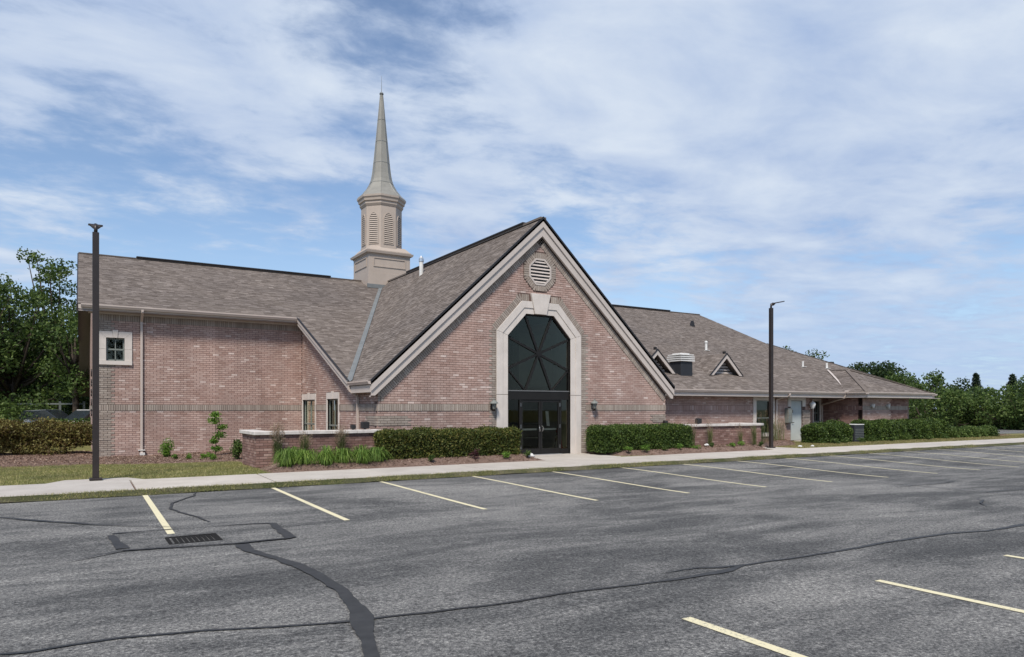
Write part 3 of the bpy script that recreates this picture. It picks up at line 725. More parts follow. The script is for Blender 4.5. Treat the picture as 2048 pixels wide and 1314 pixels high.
# ---- front gable wall
ff = Fr((0, YF, 0), (1, 0, 0), (0, -1, 0))
topF = lambda x: 8.90-.10-SG*abs(x-XA)
IL, IR = XA-1.43, XA+1.43
OUTER = [(XA-1.92, -.1), (XA-1.92, 4.61), (XA-.83, 5.77), (XA+.83, 5.77), (XA+1.92, 4.61), (XA+1.92, -.1)]
INNER = [(XA-1.43, -.1), (XA-1.43, 4.45), (XA-.63, 5.30), (XA+.63, 5.30), (XA+1.43, 4.45), (XA+1.43, -.1)]
MIDP = [(XA-1.66, -.1), (XA-1.66, 4.53), (XA-.73, 5.52), (XA+.73, 5.52), (XA+1.66, 4.53), (XA+1.66, -.1)]
VC = (XA, 6.92)
def octo(c, r, ph=math.pi/8): return [(c[0]+r*math.cos(ph+k*math.pi/4), c[1]+r*math.sin(ph+k*math.pi/4)) for k in range(8)]
wallF = backing([(XL, -.25), (XL, topF(XL)), (XA, 8.8), (XR, topF(XR)), (XR, -.25)]+[p for p in reversed(INNER[3:])][0:0]+[(XA+1.43, -.25)]+list(reversed(INNER))[1:-1]+[(XA-1.43, -.25)], ff, 'wall')
# the arch of soldier bricks over the portal and the ring round the gable vent
RING = .25
ROUT = [(XA-1.92-RING, 4.72), (XA-.93, 5.77+RING), (XA+.93, 5.77+RING), (XA+1.92+RING, 4.72)]
for (a, b) in (((XA-1.93, 4.61), (XA-.83, 5.78)), ((XA-.83, 5.78), (XA-.50, 5.78)), ((XA+.50, 5.78), (XA+.83, 5.78)), ((XA+.83, 5.78), (XA+1.93, 4.61))):
    soldiers(ff, a, b, .25, wallF, 1, .014, 1)
vo_, vi_ = octo(VC, .78), octo(VC, .54)
for k in range(8):
    a, b = vi_[k], vi_[(k+1) % 8]; soldiers(ff, a, b, .225, wallF, 1, .022, -1)
def wedge(c, ang, ln, w_, pr): BRK.append((ff, c[0]+math.cos(ang)*(ln/2+.02), c[1]+math.sin(ang)*(ln/2+.02), (ln-.02)/2, w_/2, ang, 1, pr, wallF))
for p in vi_:
    wedge(p, math.atan2(p[1]-VC[1], p[0]-VC[0]), .215, .085, .016)
for p, an in (((XA-.83, 5.78), R(113)), ((XA+.83, 5.78), R(67)), ((XA-.90, 5.76), R(125)), ((XA+.90, 5.76), R(55))): wedge(p, an, .25, .075, .009)
def spansF(v):
    half = (topF(XA)-v-.88)/SG
    sp = [(max(XL, XA-half), min(XR, XA+half))]
    if 1.9 < v < 2.32 and XA-half > XL+.05: sp = [(XL, min(XL+.30, XA-half-.01)), sp[0], (max(XR-.30, XA+half+.01), XR)]
    h = []
    if v < 4.66: h.append((XA-1.93, XA+1.93))
    elif v < 6.02:
        hw = np.interp(v, [4.66, 4.80, 5.86, 6.02], [1.93, 2.02, 1.04, .98]); h.append((XA-hw, XA+hw))
    for (a, b) in poly_span([(x, y) for x, y in octo(VC, .80)], v): h.append((a, b))
    if BB < v < BT and True: h += [(XL, XA-1.93-.26), (XA+1.93+.26, XR)]
    return sub(sp, h)
def kindF(u, v, r):
    if v < 4.66 and (abs(u-XA) < 1.93+.25): return (1, .010)
    if abs(u-XL) < .33 and v > 2.0: return (1, .008) if (r % 2 == 0 or True) and abs(u-XL) < .25 else (0, 0)
    if abs(u-XL) < 1.15 and 1.22 < v < 1.47: return (1, .02)
    if abs(u-XR) < .80 and 1.22 < v < 1.47: return (1, .02)
    return (0, rng.uniform(-.002, .002))
rows(ff, spansF, -.12, 8.7, wallF, kindF)
for a, b in ((XL, XA-1.93-.26), (XA+1.93+.26, XR)): soldiers(ff, (a, BB), (b, BB), BT-BB, wallF, 1, .022, 1)
for sg in (-1, 1):       # soldier course under the raking boards
    e = XL if sg < 0 else XR
    a = (e, topF(e)-.46); b = (XA, topF(XA)-.46)
    if sg < 0: soldiers(ff, (a[0], a[1]-.10), (b[0], b[1]-.10), .25, wallF, 1, .018, -1)
    else: soldiers(ff, (b[0], b[1]-.10), (a[0], a[1]-.10), .25, wallF, 1, .018, -1)

# cast stone surround of the portal
sur = MB(); sur.box(XA-1.915, XA-1.90, YF-.002, YF+.02, 0, .01); sur = sur.build('portal_surround', M_STONE, church)
def stone(polyo, polyi, name='stone'):
    m = MB(); m.prism([ff.p(u, v, .05) for u, v in polyo], (0, .20, 0)); m.prism([ff.p(u, v, .022) for u, v in polyi], (0, .20, 0))
    m.build(name, M_STONE, sur, bevel=.004)
O, I, Mm = OUTER, INNER, MIDP
g = .004
for sg in (-1, 1):
    f_ = lambda p: (XA+sg*(XA-p[0]) if sg > 0 else p[0], p[1])
    mir = lambda pts: [((p[0]) if sg < 0 else 2*XA-p[0], p[1]) for p in pts]
    stone(mir([(O[0][0], 0), (Mm[0][0], 0), (Mm[0][0], 2.26), (O[0][0], 2.26)]), mir([(Mm[0][0]+.001, 0), (I[0][0], 0), (I[0][0], 2.26), (Mm[0][0]+.001, 2.26)]))
    stone(mir([(O[0][0], 2.275), (Mm[0][0], 2.275), (Mm[1][0], Mm[1][1]-g), (O[1][0], O[1][1]-g)]), mir([(Mm[0][0]+.001, 2.275), (I[0][0], 2.275), (I[1][0], I[1][1]-g), (Mm[1][0]+.001, Mm[1][1]-g)]))
    kx = lambda v: XA-(.43+(v-5.30)*(-.0)) if False else XA-np.interp(v, [5.30, 6.08], [.27, .44])
    stone(mir([(O[1][0], O[1][1]+g), (Mm[1][0], Mm[1][1]+g), (Mm[2][0], Mm[2][1]), (kx(5.52)-g, 5.52), (kx(5.77)-g, 5.77), (O[2][0], O[2][1])]),
          mir([(Mm[1][0], Mm[1][1]+g), (I[1][0], I[1][1]+g), (I[2][0], I[2][1]), (kx(5.3)-g, 5.30), (kx(5.52)-g, 5.518), (Mm[2][0], Mm[2][1]-.002)]))
m = MB(); m.prism([ff.p(u, v, .085) for u, v in [(XA-.26, 5.31), (XA+.26, 5.31), (XA+.44, 6.08), (XA-.44, 6.08)]], (0, .22, 0)); m.build('keystone', M_STONE, sur, bevel=.006)

# octagonal louvred vent
lv = MB()
fo, fi = octo(VC, .545), octo(VC, .475)
for k in range(8):
    j = (k+1) % 8
    lv.prism([ff.p(*fo[k], .035), ff.p(*fo[j], .035), ff.p(*fi[j], .035), ff.p(*fi[k], .035)], (0, .10, 0))
lv = lv.build('gable_vent', M_TRIM, church)
m = MB(); m.prism([ff.p(*p, -.0005) for p in octo(VC, .50)], (0, .01, 0)); m.build('vent_backing', M_BLACK, lv)
for k in range(7):
    z = VC[1]-.375+k*.125; sp = poly_span(fi, z)
    if not sp: continue
    a, b = sp[0]; m = MB(); m.prism([(a, YF-.035, z-.030), (a, YF-.028, z-.045), (a, YF+.004, z+.008), (a, YF-.003, z+.023)], (b-a, 0, 0)); m.build('louver', M_TRIM, lv)

# ---- portal glazing: octagon window with eight spokes, transom, doors
YG = 22.07
portal = MB()
def bar2(m, a, b, wd=.07, y=YG, dp=.09): m.bar((a[0], y, a[1]), (b[0], y, b[1]), dp, wd, up=(0, 0, 1)) if abs(a[0]-b[0]) > .02 else m.box(a[0]-wd/2, a[0]+wd/2, y-dp/2, y+dp/2, min(a[1], b[1]), max(a[1], b[1]))
for a, b in zip(INNER, INNER[1:]): 
    if a[1] >= 0 or b[1] >= 0: bar2(portal, (a[0], max(a[1], 0)), (b[0], max(b[1], 0)), .10)
pw = portal.build('portal_frame', M_FRAME, church)
HUB = (XA, 3.83); OV = [(XA-.60, 5.24), (XA+.60, 5.24), (XA+1.39, 4.42), (XA+1.39, 3.24), (XA+.60, 2.42), (XA-.60, 2.42), (XA-1.39, 3.24), (XA-1.39, 4.42)]
for v in OV:
    m = MB(); bar2(m, HUB, v, .085); m.build('spoke', M_FRAME, pw)
m = MB(); m.lathe((0, 0, 0), [(.11, -.06), (.11, .06)], 12); mm = m.build('hub', M_FRAME, pw); mm.rotation_euler = (R(90), 0, 0); mm.location = (HUB[0], YG, HUB[1])
for a, b in ((OV[3], OV[4]), (OV[6], OV[5])):
    m = MB(); bar2(m, a, b, .05); m.build('corner_bar', M_FRAME, pw)
m = MB(); m.box(XA-1.42, XA+1.42, YG-.05, YG+.05, 2.09, 2.40); m.build('transom_panel', M_FRAME, pw)
m = MB(); m.box(XA-1.42, XA+1.42, YG-.07, YG+.02, 2.40, 2.44); m.build('sill_bar', plain('grey_sill', (.12, .12, .12), .4), pw)
for k in range(8):
    a, b = OV[k], OV[(k+1) % 8]; m = MB(); m.poly([(HUB[0], YG, HUB[1]), (a[0], YG, a[1]), (b[0], YG, b[1])]); m.build('pane', M_GLASS, pw)
for s in (-1, 1):
    m = MB(); m.poly([(XA+s*.60, YG, 2.42), (XA+s*1.39, YG, 2.42), (XA+s*1.39, YG, 3.24)]); m.build('pane', M_GLASS, pw)
DL, DM, DR = 13.97, 14.87, 15.77
for x in (DL-.03, DR+.03): m = MB(); m.box(x-.03, x+.03, YG-.045, YG+.045, 0, 2.09); m.build('mullion', M_FRAME, pw)
for (a, b) in ((IL, DL-.06), (DR+.06, IR)):
    m = MB(); m.poly([(a, YG, .2), (b, YG, .2), (b, YG, 2.09), (a, YG, 2.09)]); m.build('pane', M_GLASS, pw)
    m = MB(); m.box(a, b, YG-.03, YG+.03, .0, .20); m.build('kick_panel', M_FRAME, pw)
def leaf_door(x0, x1, hinge):
    d = MB(); y0, y1 = YG-.025, YG+.025
    d.box(x0+.005, x0+.085, y0, y1, .015, 2.08); d.box(x1-.085, x1-.005, y0, y1, .015, 2.08); d.box(x0+.085, x1-.085, y0, y1, 2.0, 2.08); d.box(x0+.085, x1-.085, y0, y1, .015, .24)
    d = d.build('door', M_FRAME, church)
    m = MB(); m.poly([(x0+.085, YG, .24), (x1-.085, YG, .24), (x1-.085, YG, 2.0), (x0+.085, YG, 2.0)]); m.build('pane', M_GLASS, d)
    m = MB(); m.box(x0+.10, x1-.10, y1+.03, y1+.07, .93, 1.0); m.build('push_bar', M_SILVER, d)
    hx = x1-.06 if hinge < 0 else x0+.06
    m = MB(); m.tube([(hx, y0-.005, .88), (hx, y0-.06, .90), (hx+.02*hinge, y0-.065, 1.05), (hx, y0-.005, 1.10)], .014, 6); m.build('handle', M_SILVER, d, smooth=True)
    for z in (.3, 1.08, 1.9):
        m = MB(); q = x0 if hinge < 0 else x1; m.box(q-.012, q+.012, y0-.02, y0-.001, z-.07, z+.07); m.build('hinge', M_SILVER, d)
leaf_door(DL, DM, -1); leaf_door(DM, DR, 1)
m = MB(); m.box(DL-.02, DR+.02, YG-.16, YG+.10, .002, .022); m.build('threshold', M_SILVER, church)
# vestibule behind the glass
m = MB(); x0, x1, y0, y1, z1 = 11.9, 17.7, YF+.26, 28.4, 5.6
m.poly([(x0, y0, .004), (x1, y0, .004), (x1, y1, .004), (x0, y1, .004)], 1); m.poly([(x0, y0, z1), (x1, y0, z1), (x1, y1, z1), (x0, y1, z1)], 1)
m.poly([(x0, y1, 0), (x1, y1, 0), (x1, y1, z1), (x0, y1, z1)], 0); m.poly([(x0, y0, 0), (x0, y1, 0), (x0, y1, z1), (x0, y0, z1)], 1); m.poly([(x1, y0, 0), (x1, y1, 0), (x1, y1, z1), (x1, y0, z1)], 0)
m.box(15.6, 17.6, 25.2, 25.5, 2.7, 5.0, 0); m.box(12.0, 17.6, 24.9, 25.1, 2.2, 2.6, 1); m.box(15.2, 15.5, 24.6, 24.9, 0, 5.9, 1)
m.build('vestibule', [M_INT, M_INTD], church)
# inner french doors seen through the glass
for x in (13.6, 14.7, 15.8):
    m = MB(); m.box(x, x+.05, 24.8, 24.86, 0, 2.2); [m.box(x, x+1.1, 24.8, 24.84, z, z+.03) for z in (.5, 1.1, 1.7)]; m.build('inner_door_grid', M_WFR, church)

# ---- side wall of the gable (faces left), with two windows onto the court
fl = Fr((XL, 0, 0), (0, 1, 0), (-1, 0, 0))
def topW2(y): return zA(y)-.12 if y > EY+.3 else EZ-.05
wallS = backing([(YF+.26, -.3), (YL+.1, -.3), (YL+.1, topW2(YL+.1)), (24.2, topW2(24.2)), (24.199, EZ-.03), (YF+.26, EZ-.03)], fl, 'wall', [(29.15, 31.05, .25, 2.13), (26.05, 27.45, .25, 2.13)])
WIN2 = [(29.05, 31.15, 0.0, 2.13), (25.95, 27.55, 0.0, 2.13)]
def spansS(v):
    top = YF+.01
    y0 = YF+.002 if v < EZ-.02 else max(24.2, EY+(v+.10-EZ)/SA)
    h = [(a, b) for (a, b, c, d) in WIN2 if c < v < d+.27]
    if BB < v < BT: return []
    return sub([(y0, YL)], h)
def kindS(u, v, r):
    if u-YF < 1.0 and 1.22 < v < 1.47: return (1, .02)
    return (0, rng.uniform(-.002, .002))
rows(fl, spansS, -.2, 5.75, wallS, kindS)
for a, b in sub([(YF, YL)], [(x[0], x[1]) for x in WIN2]): soldiers(fl, (a, BB), (b, BB), BT-BB, wallS, 1, .022, 1)
def window(fr, u0, u1, v0, v1, sw_, head, sill=True, key=True, mull=1, rail=True, parent=church, n=.03, frame=M_WFR, rec=.07, grid_=None):
    """u0..u1, v0..v1 = the opening; sw_ = width of the stone surround"""
    f = MB(); fw = .055
    for (a, b, c, d) in ((u0, u1, v1-fw, v1), (u0, u1, v0, v0+fw), (u0, u0+fw, v0+fw, v1-fw), (u1-fw, u1, v0+fw, v1-fw)):
        f.prism([fr.p(a, c, -rec), fr.p(b, c, -rec), fr.p(b, d, -rec), fr.p(a, d, -rec)], -fr.N*.06)
    win = f.build('window', frame, parent)
    m = MB(); m.poly([fr.p(u0, v0, -rec-.03), fr.p(u1, v0, -rec-.03), fr.p(u1, v1, -rec-.03), fr.p(u0, v1, -rec-.03)]); m.build('pane', M_WGLASS, win)
    m = MB(); m.prism([fr.p(u0-.02, v0-.02, -rec-.22), fr.p(u1+.02, v0-.02, -rec-.22), fr.p(u1+.02, v1+.02, -rec-.22), fr.p(u0-.02, v1+.02, -rec-.22)], -fr.N*.02); m.build('blind', M_INTD if grid_ != 'light' else M_INT, win)
    m = MB(); any_ = False
    for k in range(1, mull+1):
        x = u0+(u1-u0)*k/(mull+1); m.prism([fr.p(x-.018, v0, -rec+.0), fr.p(x+.018, v0, -rec), fr.p(x+.018, v1, -rec), fr.p(x-.018, v1, -rec)], -fr.N*.03); any_ = True
    if any_: m.build('muntin', frame, win)
    if rail:
        z = v0+(v1-v0)*rail if not isinstance(rail, bool) else (v0+v1)/2
        m = MB(); m.prism([fr.p(u0, z-.03, -rec+.012), fr.p(u1, z-.03, -rec+.012), fr.p(u1, z+.03, -rec+.012), fr.p(u0, z+.03, -rec+.012)], -fr.N*.05); m.build('meeting_rail', frame, win)
    vb = v0 if sill else v0
    stones = [[(u0-sw_, vb), (u0, vb), (u0, (v0+v1)/2-.004), (u0-sw_, (v0+v1)/2-.004)], [(u0-sw_, (v0+v1)/2+.004), (u0, (v0+v1)/2+.004), (u0, v1-.003), (u0-sw_, v1+head-.003)],
              [(u1+sw_, vb), (u1, vb), (u1, (v0+v1)/2-.004), (u1+sw_, (v0+v1)/2-.004)], [(u1+sw_, (v0+v1)/2+.004), (u1, (v0+v1)/2+.004), (u1, v1-.003), (u1+sw_, v1+head-.003)]]
    kc = (u0+u1)/2; kw = .10 if key else 0
    stones += [[(u0-sw_, v1+head), (u0, v1), (kc-kw*.7-.003, v1), (kc-kw-.003, v1+head)], [(u1+sw_, v1+head), (u1, v1), (kc+kw*.7+.003, v1), (kc+kw+.003, v1+head)]]
    for s_ in stones:
        m = MB(); m.prism([fr.p(a, b, n) for a, b in s_], -fr.N*(rec+n+.06)); m.build('surround_stone', M_STONE, win, bevel=.004)
    if key: m = MB(); m.prism([fr.p(a, b, n+.022) for a, b in [(kc-kw*.7, v1), (kc+kw*.7, v1), (kc+kw, v1+head+.05), (kc-kw, v1+head+.05)]], -fr.N*(rec+n+.05)); m.build('keystone', M_STONE, win, bevel=.004)
    if sill: m = MB(); m.prism([fr.p(a, b, n+.03) for a, b in [(u0-sw_, v0-.16), (u1+sw_, v0-.16), (u1+sw_, v0-.004), (u0-sw_, v0-.004)]], -fr.N*(rec+n+.08)); m.build('sill', M_STONE, win, bevel=.004)
    return win
for (a, b, c, d) in WIN2: window(fl, a+.10, b-.10, .25, d, .10, .25, sill=True, mull=1, rail=.45)

# ---- front wall of the left wing
fw_ = Fr((0, YL, 0), (1, 0, 0), (0, -1, 0))
wallL = backing([(XW, -.4), (XL+.1, -.4), (XL+.1, 5.64), (XW, 5.64)], fw_, 'wall', [(.81, 1.435, 3.61, 4.50)])
LW = (.55, 1.69, 3.45, 4.75); OP = (.81, 1.435, 3.61, 4.50)
def spansL(v):
    h = [(LW[0], LW[1])] if LW[2] < v < LW[3] else []
    if BB < v < BT or v > 5.16: return []
    return sub([(XW, XL)], h)
def kindL(u, v, r):
    rr = (r % 10000)
    if u < 1.02 and not (LW[2]-.0 < v < LW[3] and u > LW[0]):
        q = (r+100) % 5
        return (1, .018 if q else .002)
    return (0, rng.uniform(-.002, .002))
rows(fw_, spansL, -.3, 5.20, wallL, kindL)
soldiers(fw_, (XW, BB), (XL, BB), BT-BB, wallL, 1, .022, 1)
soldiers(fw_, (XW, 5.16), (XL, 5.16), .244, wallL, 1, .015, 1)
window(fw_, OP[0], OP[1], OP[2], OP[3], .26, .25, mull=1, rail=True, n=.045)
# side wall of the left wing (seen edge-on) with the house number
fs = Fr((XW, 0, 0), (0, 1, 0), (-1, 0, 0))
wallE = backing([(YL+.26, -.4), (RY*2-YL, -.4), (RY*2-YL, 5.64), (RY, RZ-.2), (YL+.26, 5.64)], fs, 'wall')
def spansE(v):
    if BB < v < BT: return []
    y0 = YL+.002 if v < 5.6 else YL+(v-5.6)/SA
    return [(y0, 2*RY-y0)]
rows(fs, spansE, -.3, 8.5, wallE, lambda u, v, r: (1, .018 if (r+100) % 5 else .002) if u-YL < 1.0 else (0, 0))
soldiers(fs, (YL, BB), (2*RY-YL, BB), BT-BB, wallE, 1, .022, 1)
for k, ch in enumerate('98815'):
    fc = bpy.data.curves.new('digit', 'FONT'); fc.body = ch; fc.size = .42; fc.extrude = .02; fc.align_x = 'CENTER'
    tmp = bpy.data.objects.new('tmp', fc); COL.objects.link(tmp)
    me = bpy.data.meshes.new_from_object(tmp); bpy.data.objects.remove(tmp)
    o = obj('house_number', me, M_BLACK, church); o.rotation_euler = (R(90), 0, R(-90)); o.location = (XW-.06, YL+1.7, 3.05-k*.40)

# ---- front walls of the right wing
fr_ = Fr((0, YRW, 0), (1, 0, 0), (0, -1, 0))
XP = 34.55; YP = 25.6; XWG = 37.45; YWG = 23.1; XWR = 42.0; XEND = 44.6
wallR = backing([(XR-.2, -.3), (XP, -.3), (XP, 2.72), (XR-.2, 2.72)], fr_, 'wall', [(30.05, 31.25, .44, 2.18), (32.89, 33.84, .02, 2.18)])
RWIN = (29.80, 31.50, .28, 2.37); RDO = (32.62, 34.12, 0, 2.38)
def spansR(v):
    h = []
    if RWIN[2] < v < RWIN[3]: h.append(RWIN[:2])
    if v < RDO[3]: h.append(RDO[:2] if v > 1.85 else (32.87, 33.86))
    if BB < v < BT: return []
    return sub([(XR-.1, XP)], h)
def kindR(u, v, r):
    if u > 33.86 and v < 1.85: return (1, .035 if (r+101) % 5 else .006)
    return (0, rng.uniform(-.002, .002))
rows(fr_, spansR, -.12, 2.60, wallR, kindR)
for a, b in ((XR-.1, RWIN[0]), (RWIN[1], RDO[0]), (RDO[1], XP)): soldiers(fr_, (a, BB), (b, BB), BT-BB, wallR, 0, .012, 1)
window(fr_, 30.05, 31.25, .44, 2.18, .25, .19, mull=0, key=False, rail=.47, n=.04, grid_='light')
# pale service door with stone surround and pier
d = MB(); d.box(32.89, 33.84, YRW+.03, YRW+.08, .02, 2.17); d = d.build('service_door', M_DOOR, church, bevel=.005)
m = MB(); m.tube([(33.0, YRW+.03, 1.0), (33.0, YRW-.03, 1.0), (33.12, YRW-.04, 1.0)], .018, 6); m.build('lever_handle', M_BLACK, d)
m = MB(); m.box(32.93, 33.10, YRW+.015, YRW+.029, 1.52, 1.68); m.build('door_sign', M_BLACK, d)
for s_ in ([(32.62, 1.86), (32.88, 1.86), (32.88, 2.185), (32.62, 2.38)], [(32.626, 2.384), (32.884, 2.19), (33.85, 2.19), (34.11, 2.384)], [(34.12, 1.86), (33.86, 1.86), (33.86, 2.185), (34.12, 2.38)]):
    m = MB(); m.prism([fr_.p(a, b, .045) for a, b in s_], (0, .13, 0)); m.build('surround_stone', M_STONE, d, bevel=.004)
m = MB(); m.box(32.36, 32.70, YRW-.24, YRW-.002, .98, 1.78); e = m.build('meter_cabinet', M_BOXG, church, bevel=.01)
m = MB(); m.box(32.38, 32.68, YRW-.252, YRW-.241, 1.02, 1.74); m.build('cabinet_door', M_BOXG, e)
# recessed porch and projecting wing at the right end
fp = Fr((0, YP, 0), (1, 0, 0), (0, -1, 0)); fps = Fr((XP, 0, 0), (0, 1, 0), (1, 0, 0))
wallP = backing([(XP-.1, -.2), (XWG+.1, -.2), (XWG+.1, 2.72), (XP-.1, 2.72)], fp, 'wall', [(36.60, 37.15, .98, 2.20)])
wallQ = backing([(YRW+.26, -.2), (YP, -.2), (YP, 2.72), (YRW+.26, 2.72)], fps, 'wall')
rows(fp, lambda v: [] if BB < v < BT else sub([(XP, XWG)], [(36.5, 37.3)] if .6 < v < 2.4 else []), -.1, 2.6, wallP, lambda u, v, r: (0, 0))
window(fp, 36.60, 37.15, .98, 2.20, .12, .15, mull=1, key=False, rail=.42, n=.03)
fg = Fr((XWG, 0, 0), (0, 1, 0), (-1, 0, 0)); fgf = Fr((0, YWG, 0), (1, 0, 0), (0, -1, 0))
wallG = backing([(YWG+.26, -.2), (YP, -.2), (YP, 2.72), (YWG+.26, 2.72)], fg, 'wall')
rows(fg, lambda v: [] if BB < v < BT else [(YWG, YP)], -.1, 2.6, wallG, lambda u, v, r: (2, 0))
soldiers(fg, (YWG, BB), (YP, BB), BT-BB, wallG, 2, .012, 1)
wallH = backing([(XWG, -.2), (XWR, -.2), (XWR, 2.72), (XWG, 2.72)], fgf, 'wall')
rows(fgf, lambda v: [] if BB < v < BT else [(XWG, XWR)], -.1, 2.6, wallH, lambda u, v, r: (1 if (v > 2.3) else (0 if u < 40.2 else 2), 0))
soldiers(fgf, (XWG, BB), (XWR, BB), BT-BB, wallH, 1, .012, 1)
m = MB(); m.box(XWR-.02, XWR, YWG+.26, YRW, -.2, 2.7); m.box(XWR, XEND, YRW+.05, YRW+.2, -.2, 2.7); m.box(XEND-.2, XEND, YRW+.2, 50, -.2, 2.7); m.build('end_wall', M_DRED, church)
# ---- turn brick records into meshes: the 300 largest in view are objects, the rest one joined part
def view_size(p):
    d = p.x*math.sin(TH)+p.y*math.cos(TH); return 1/d
def box_faces(fr, u, v, hl, hh, rot, pr, dep=.05):
    c, s_ = math.cos(rot), math.sin(rot); P = []
    for n in (-dep, pr):
        for a, b in ((-hl, -hh), (hl, -hh), (hl, hh), (-hl, hh)):
            P.append(fr.p(u+a*c-b*s_, v+a*s_+b*c, n))
    return P
def make_bricks(BRK, holder, limit, single='brick', rest='brickwork', mats=None, thing_parent=None):
    BRK.sort(key=lambda r_: -view_size(r_[0].p(r_[1], r_[2]))*(r_[3]*r_[4])**.5)
    mats = mats or [M_RED, M_GREY, M_DRED]
    bms = {}
    for mi in range(3):
        me = bpy.data.meshes.new('brick')
        e = .004
        v = []
        for n, i in ((-1, 0), (1, 0)):
            for a, b in ((-1, -1), (1, -1), (1, 1), (-1, 1)): v.append((a, b, n))
        me.from_pydata(v, [], [(4, 5, 6, 7), (0, 1, 5, 4), (1, 2, 6, 5), (2, 3, 7, 6), (3, 0, 4, 7)]); me.materials.append(mats[mi]); me.update(); bms[mi] = me
    for rec in BRK[:limit]:
        fr, u, v, hl, hh, rot, kd, pr, owner = rec
        o = bpy.data.objects.new(single, bms[kd]); COL.objects.link(o)
        par = owner if holder is None else holder
        o.parent = par; o.matrix_parent_inverse = Matrix.Translation(-parent_loc(par))
        dep = .05; c = fr.p(u, v, (pr-dep)/2)
        Ur = fr.U*math.cos(rot)+fr.V*math.sin(rot); Vr = fr.V*math.cos(rot)-fr.U*math.sin(rot)
        M = Matrix(((Ur.x*hl, Vr.x*hh, fr.N.x*(pr+dep)/2, c.x), (Ur.y*hl, Vr.y*hh, fr.N.y*(pr+dep)/2, c.y), (Ur.z*hl, Vr.z*hh, fr.N.z*(pr+dep)/2, c.z), (0, 0, 0, 1)))
        if M.to_3x3().determinant() < 0: M = M @ Matrix.Diagonal((-1, 1, 1, 1))
        o.matrix_basis = M
    if len(BRK) > limit:
        Q = []; mi = []
        for rec in BRK[limit:]:
            fr, u, v, hl, hh, rot, kd, pr, owner = rec
            P = box_faces(fr, u, v, hl, hh, rot, pr)
            Q.append([tuple(x) for x in P]); mi.append(kd)
        A = np.array(Q); n = len(A); me = bpy.data.meshes.new(rest)
        F = np.array([(4, 5, 6, 7), (0, 1, 5, 4), (1, 2, 6, 5), (2, 3, 7, 6), (3, 0, 4, 7)])
        me.vertices.add(n*8); me.vertices.foreach_set('co', A.reshape(-1).astype(np.float32))
        idx = (np.arange(n)[:, None, None]*8+F[None]).reshape(-1)
        me.loops.add(len(idx)); me.loops.foreach_set('vertex_index', idx.astype(np.int32)); me.polygons.add(n*5)
        me.polygons.foreach_set('loop_start', (np.arange(n*5)*4).astype(np.int32)); me.polygons.foreach_set('loop_total', np.full(n*5, 4, np.int32))
        me.polygons.foreach_set('material_index', np.repeat(np.array(mi), 5).astype(np.int32)); me.polygons.foreach_set('use_smooth', np.zeros(n*5, bool)); me.update(calc_edges=True)
        o = obj(rest, me, mats, holder or thing_parent); o['kind'] = 'stuff'
make_bricks(BRK, None, 300, thing_parent=church)

# ---- roofs
SH = []
def shingles(fr, interval, s0, s1, exp=.145, wmin=.14, wmax=.34):
    """fr.V runs up the slope; interval(s) gives the run of the course"""
    n = int((s1-s0)/exp)
    for k in range(n):
        s = s0+k*exp
        for (a, b) in interval(s+exp/2):
            x = a
            while x < b-.02:
                w_ = rng.uniform(wmin, wmax); x1 = min(b, x+w_)
                SH.append((fr, (x+x1)/2, s, (x1-x)/2-.002, exp, rng.uniform(.004, .015)))
                x = x1
cA = math.atan(SA); frA = Fr((0, EY, EZ+.03), (1, 0, 0), (0, -math.sin(cA), math.cos(cA)), (0, math.cos(cA), math.sin(cA)))
kA = math.cos(cA)
YLE = 30.70
def valL(y): return XEL+(y-EY)*SA/SG
def valR(y): return XER-(y-EY)*SA/SG
XRE = 40.55; HY_ = 32.0; HX2 = 46.4
def spanA(s):
    y = EY+s*kA; o = []
    l = -.12 if y > YLE else XEL
    o.append((l, min(valL(y), XA)))
    r = XRE if y > HY_ else XRE+(HY_-y)*(HX2-XRE)/(HY_-EY)
    o.append((max(valR(y), XA), r)); return [(a, b) for a, b in o if b > a+.02]
shingles(frA, spanA, 0, (RY-EY)/kA)
# front gable slopes
cG = math.atan(SG)
for sg in (-1, 1):
    e = XEL if sg < 0 else XER
    frG = Fr((e, 0, EZ+.03), (0, 1, 0), (sg*math.sin(cG), 0, math.cos(cG)), (-sg*math.cos(cG), 0, math.sin(cG)))
    def spanG(s, sg=sg):
        dx = s*math.cos(cG); return [(YG0, EY+dx*SG/SA)]
    if sg < 0: shingles(frG, spanG, 0, (XA-XEL)/math.cos(cG), .135)
    else: shingles(frG, spanG, 0, (XA-XEL)/math.cos(cG), .27, .4, .9)
# wing hip roof
WX0, WX1, WY0 = 36.9, 43.6, 22.5; WXM = (WX0+WX1)/2; WZT = EZ+SA*(WX1-WX0)/2; WAY = WY0+(WX1-WX0)/2
frW = Fr((0, WY0, EZ+.03), (1, 0, 0), (0, -math.sin(cA), math.cos(cA)), (0, math.cos(cA), math.sin(cA)))
shingles(frW, lambda s: [(WX0+s*kA, WX1-s*kA)], 0, (WX1-WX0)/2/kA)
for sg, e in ((-1, WX0), (1, WX1)):
    frw = Fr((e, 0, EZ+.03), (0, 1, 0), (sg*math.sin(cA), 0, math.cos(cA)), (-sg*math.cos(cA), 0, math.sin(cA)))
    shingles(frw, lambda s: [(WY0+s*kA, EY+s*kA)], 0, (WX1-WX0)/2/kA, .145)
def roof_deck(polys, name='roof'):
    m = MB()
    for p in polys: m.prism(p, (0, 0, -.12))
    return m.build(name, M_SHG, church)
def PA(x, y): return (x, y, zA(y)+.012)
VT = (XA, EY+(8.90-EZ)/SA)
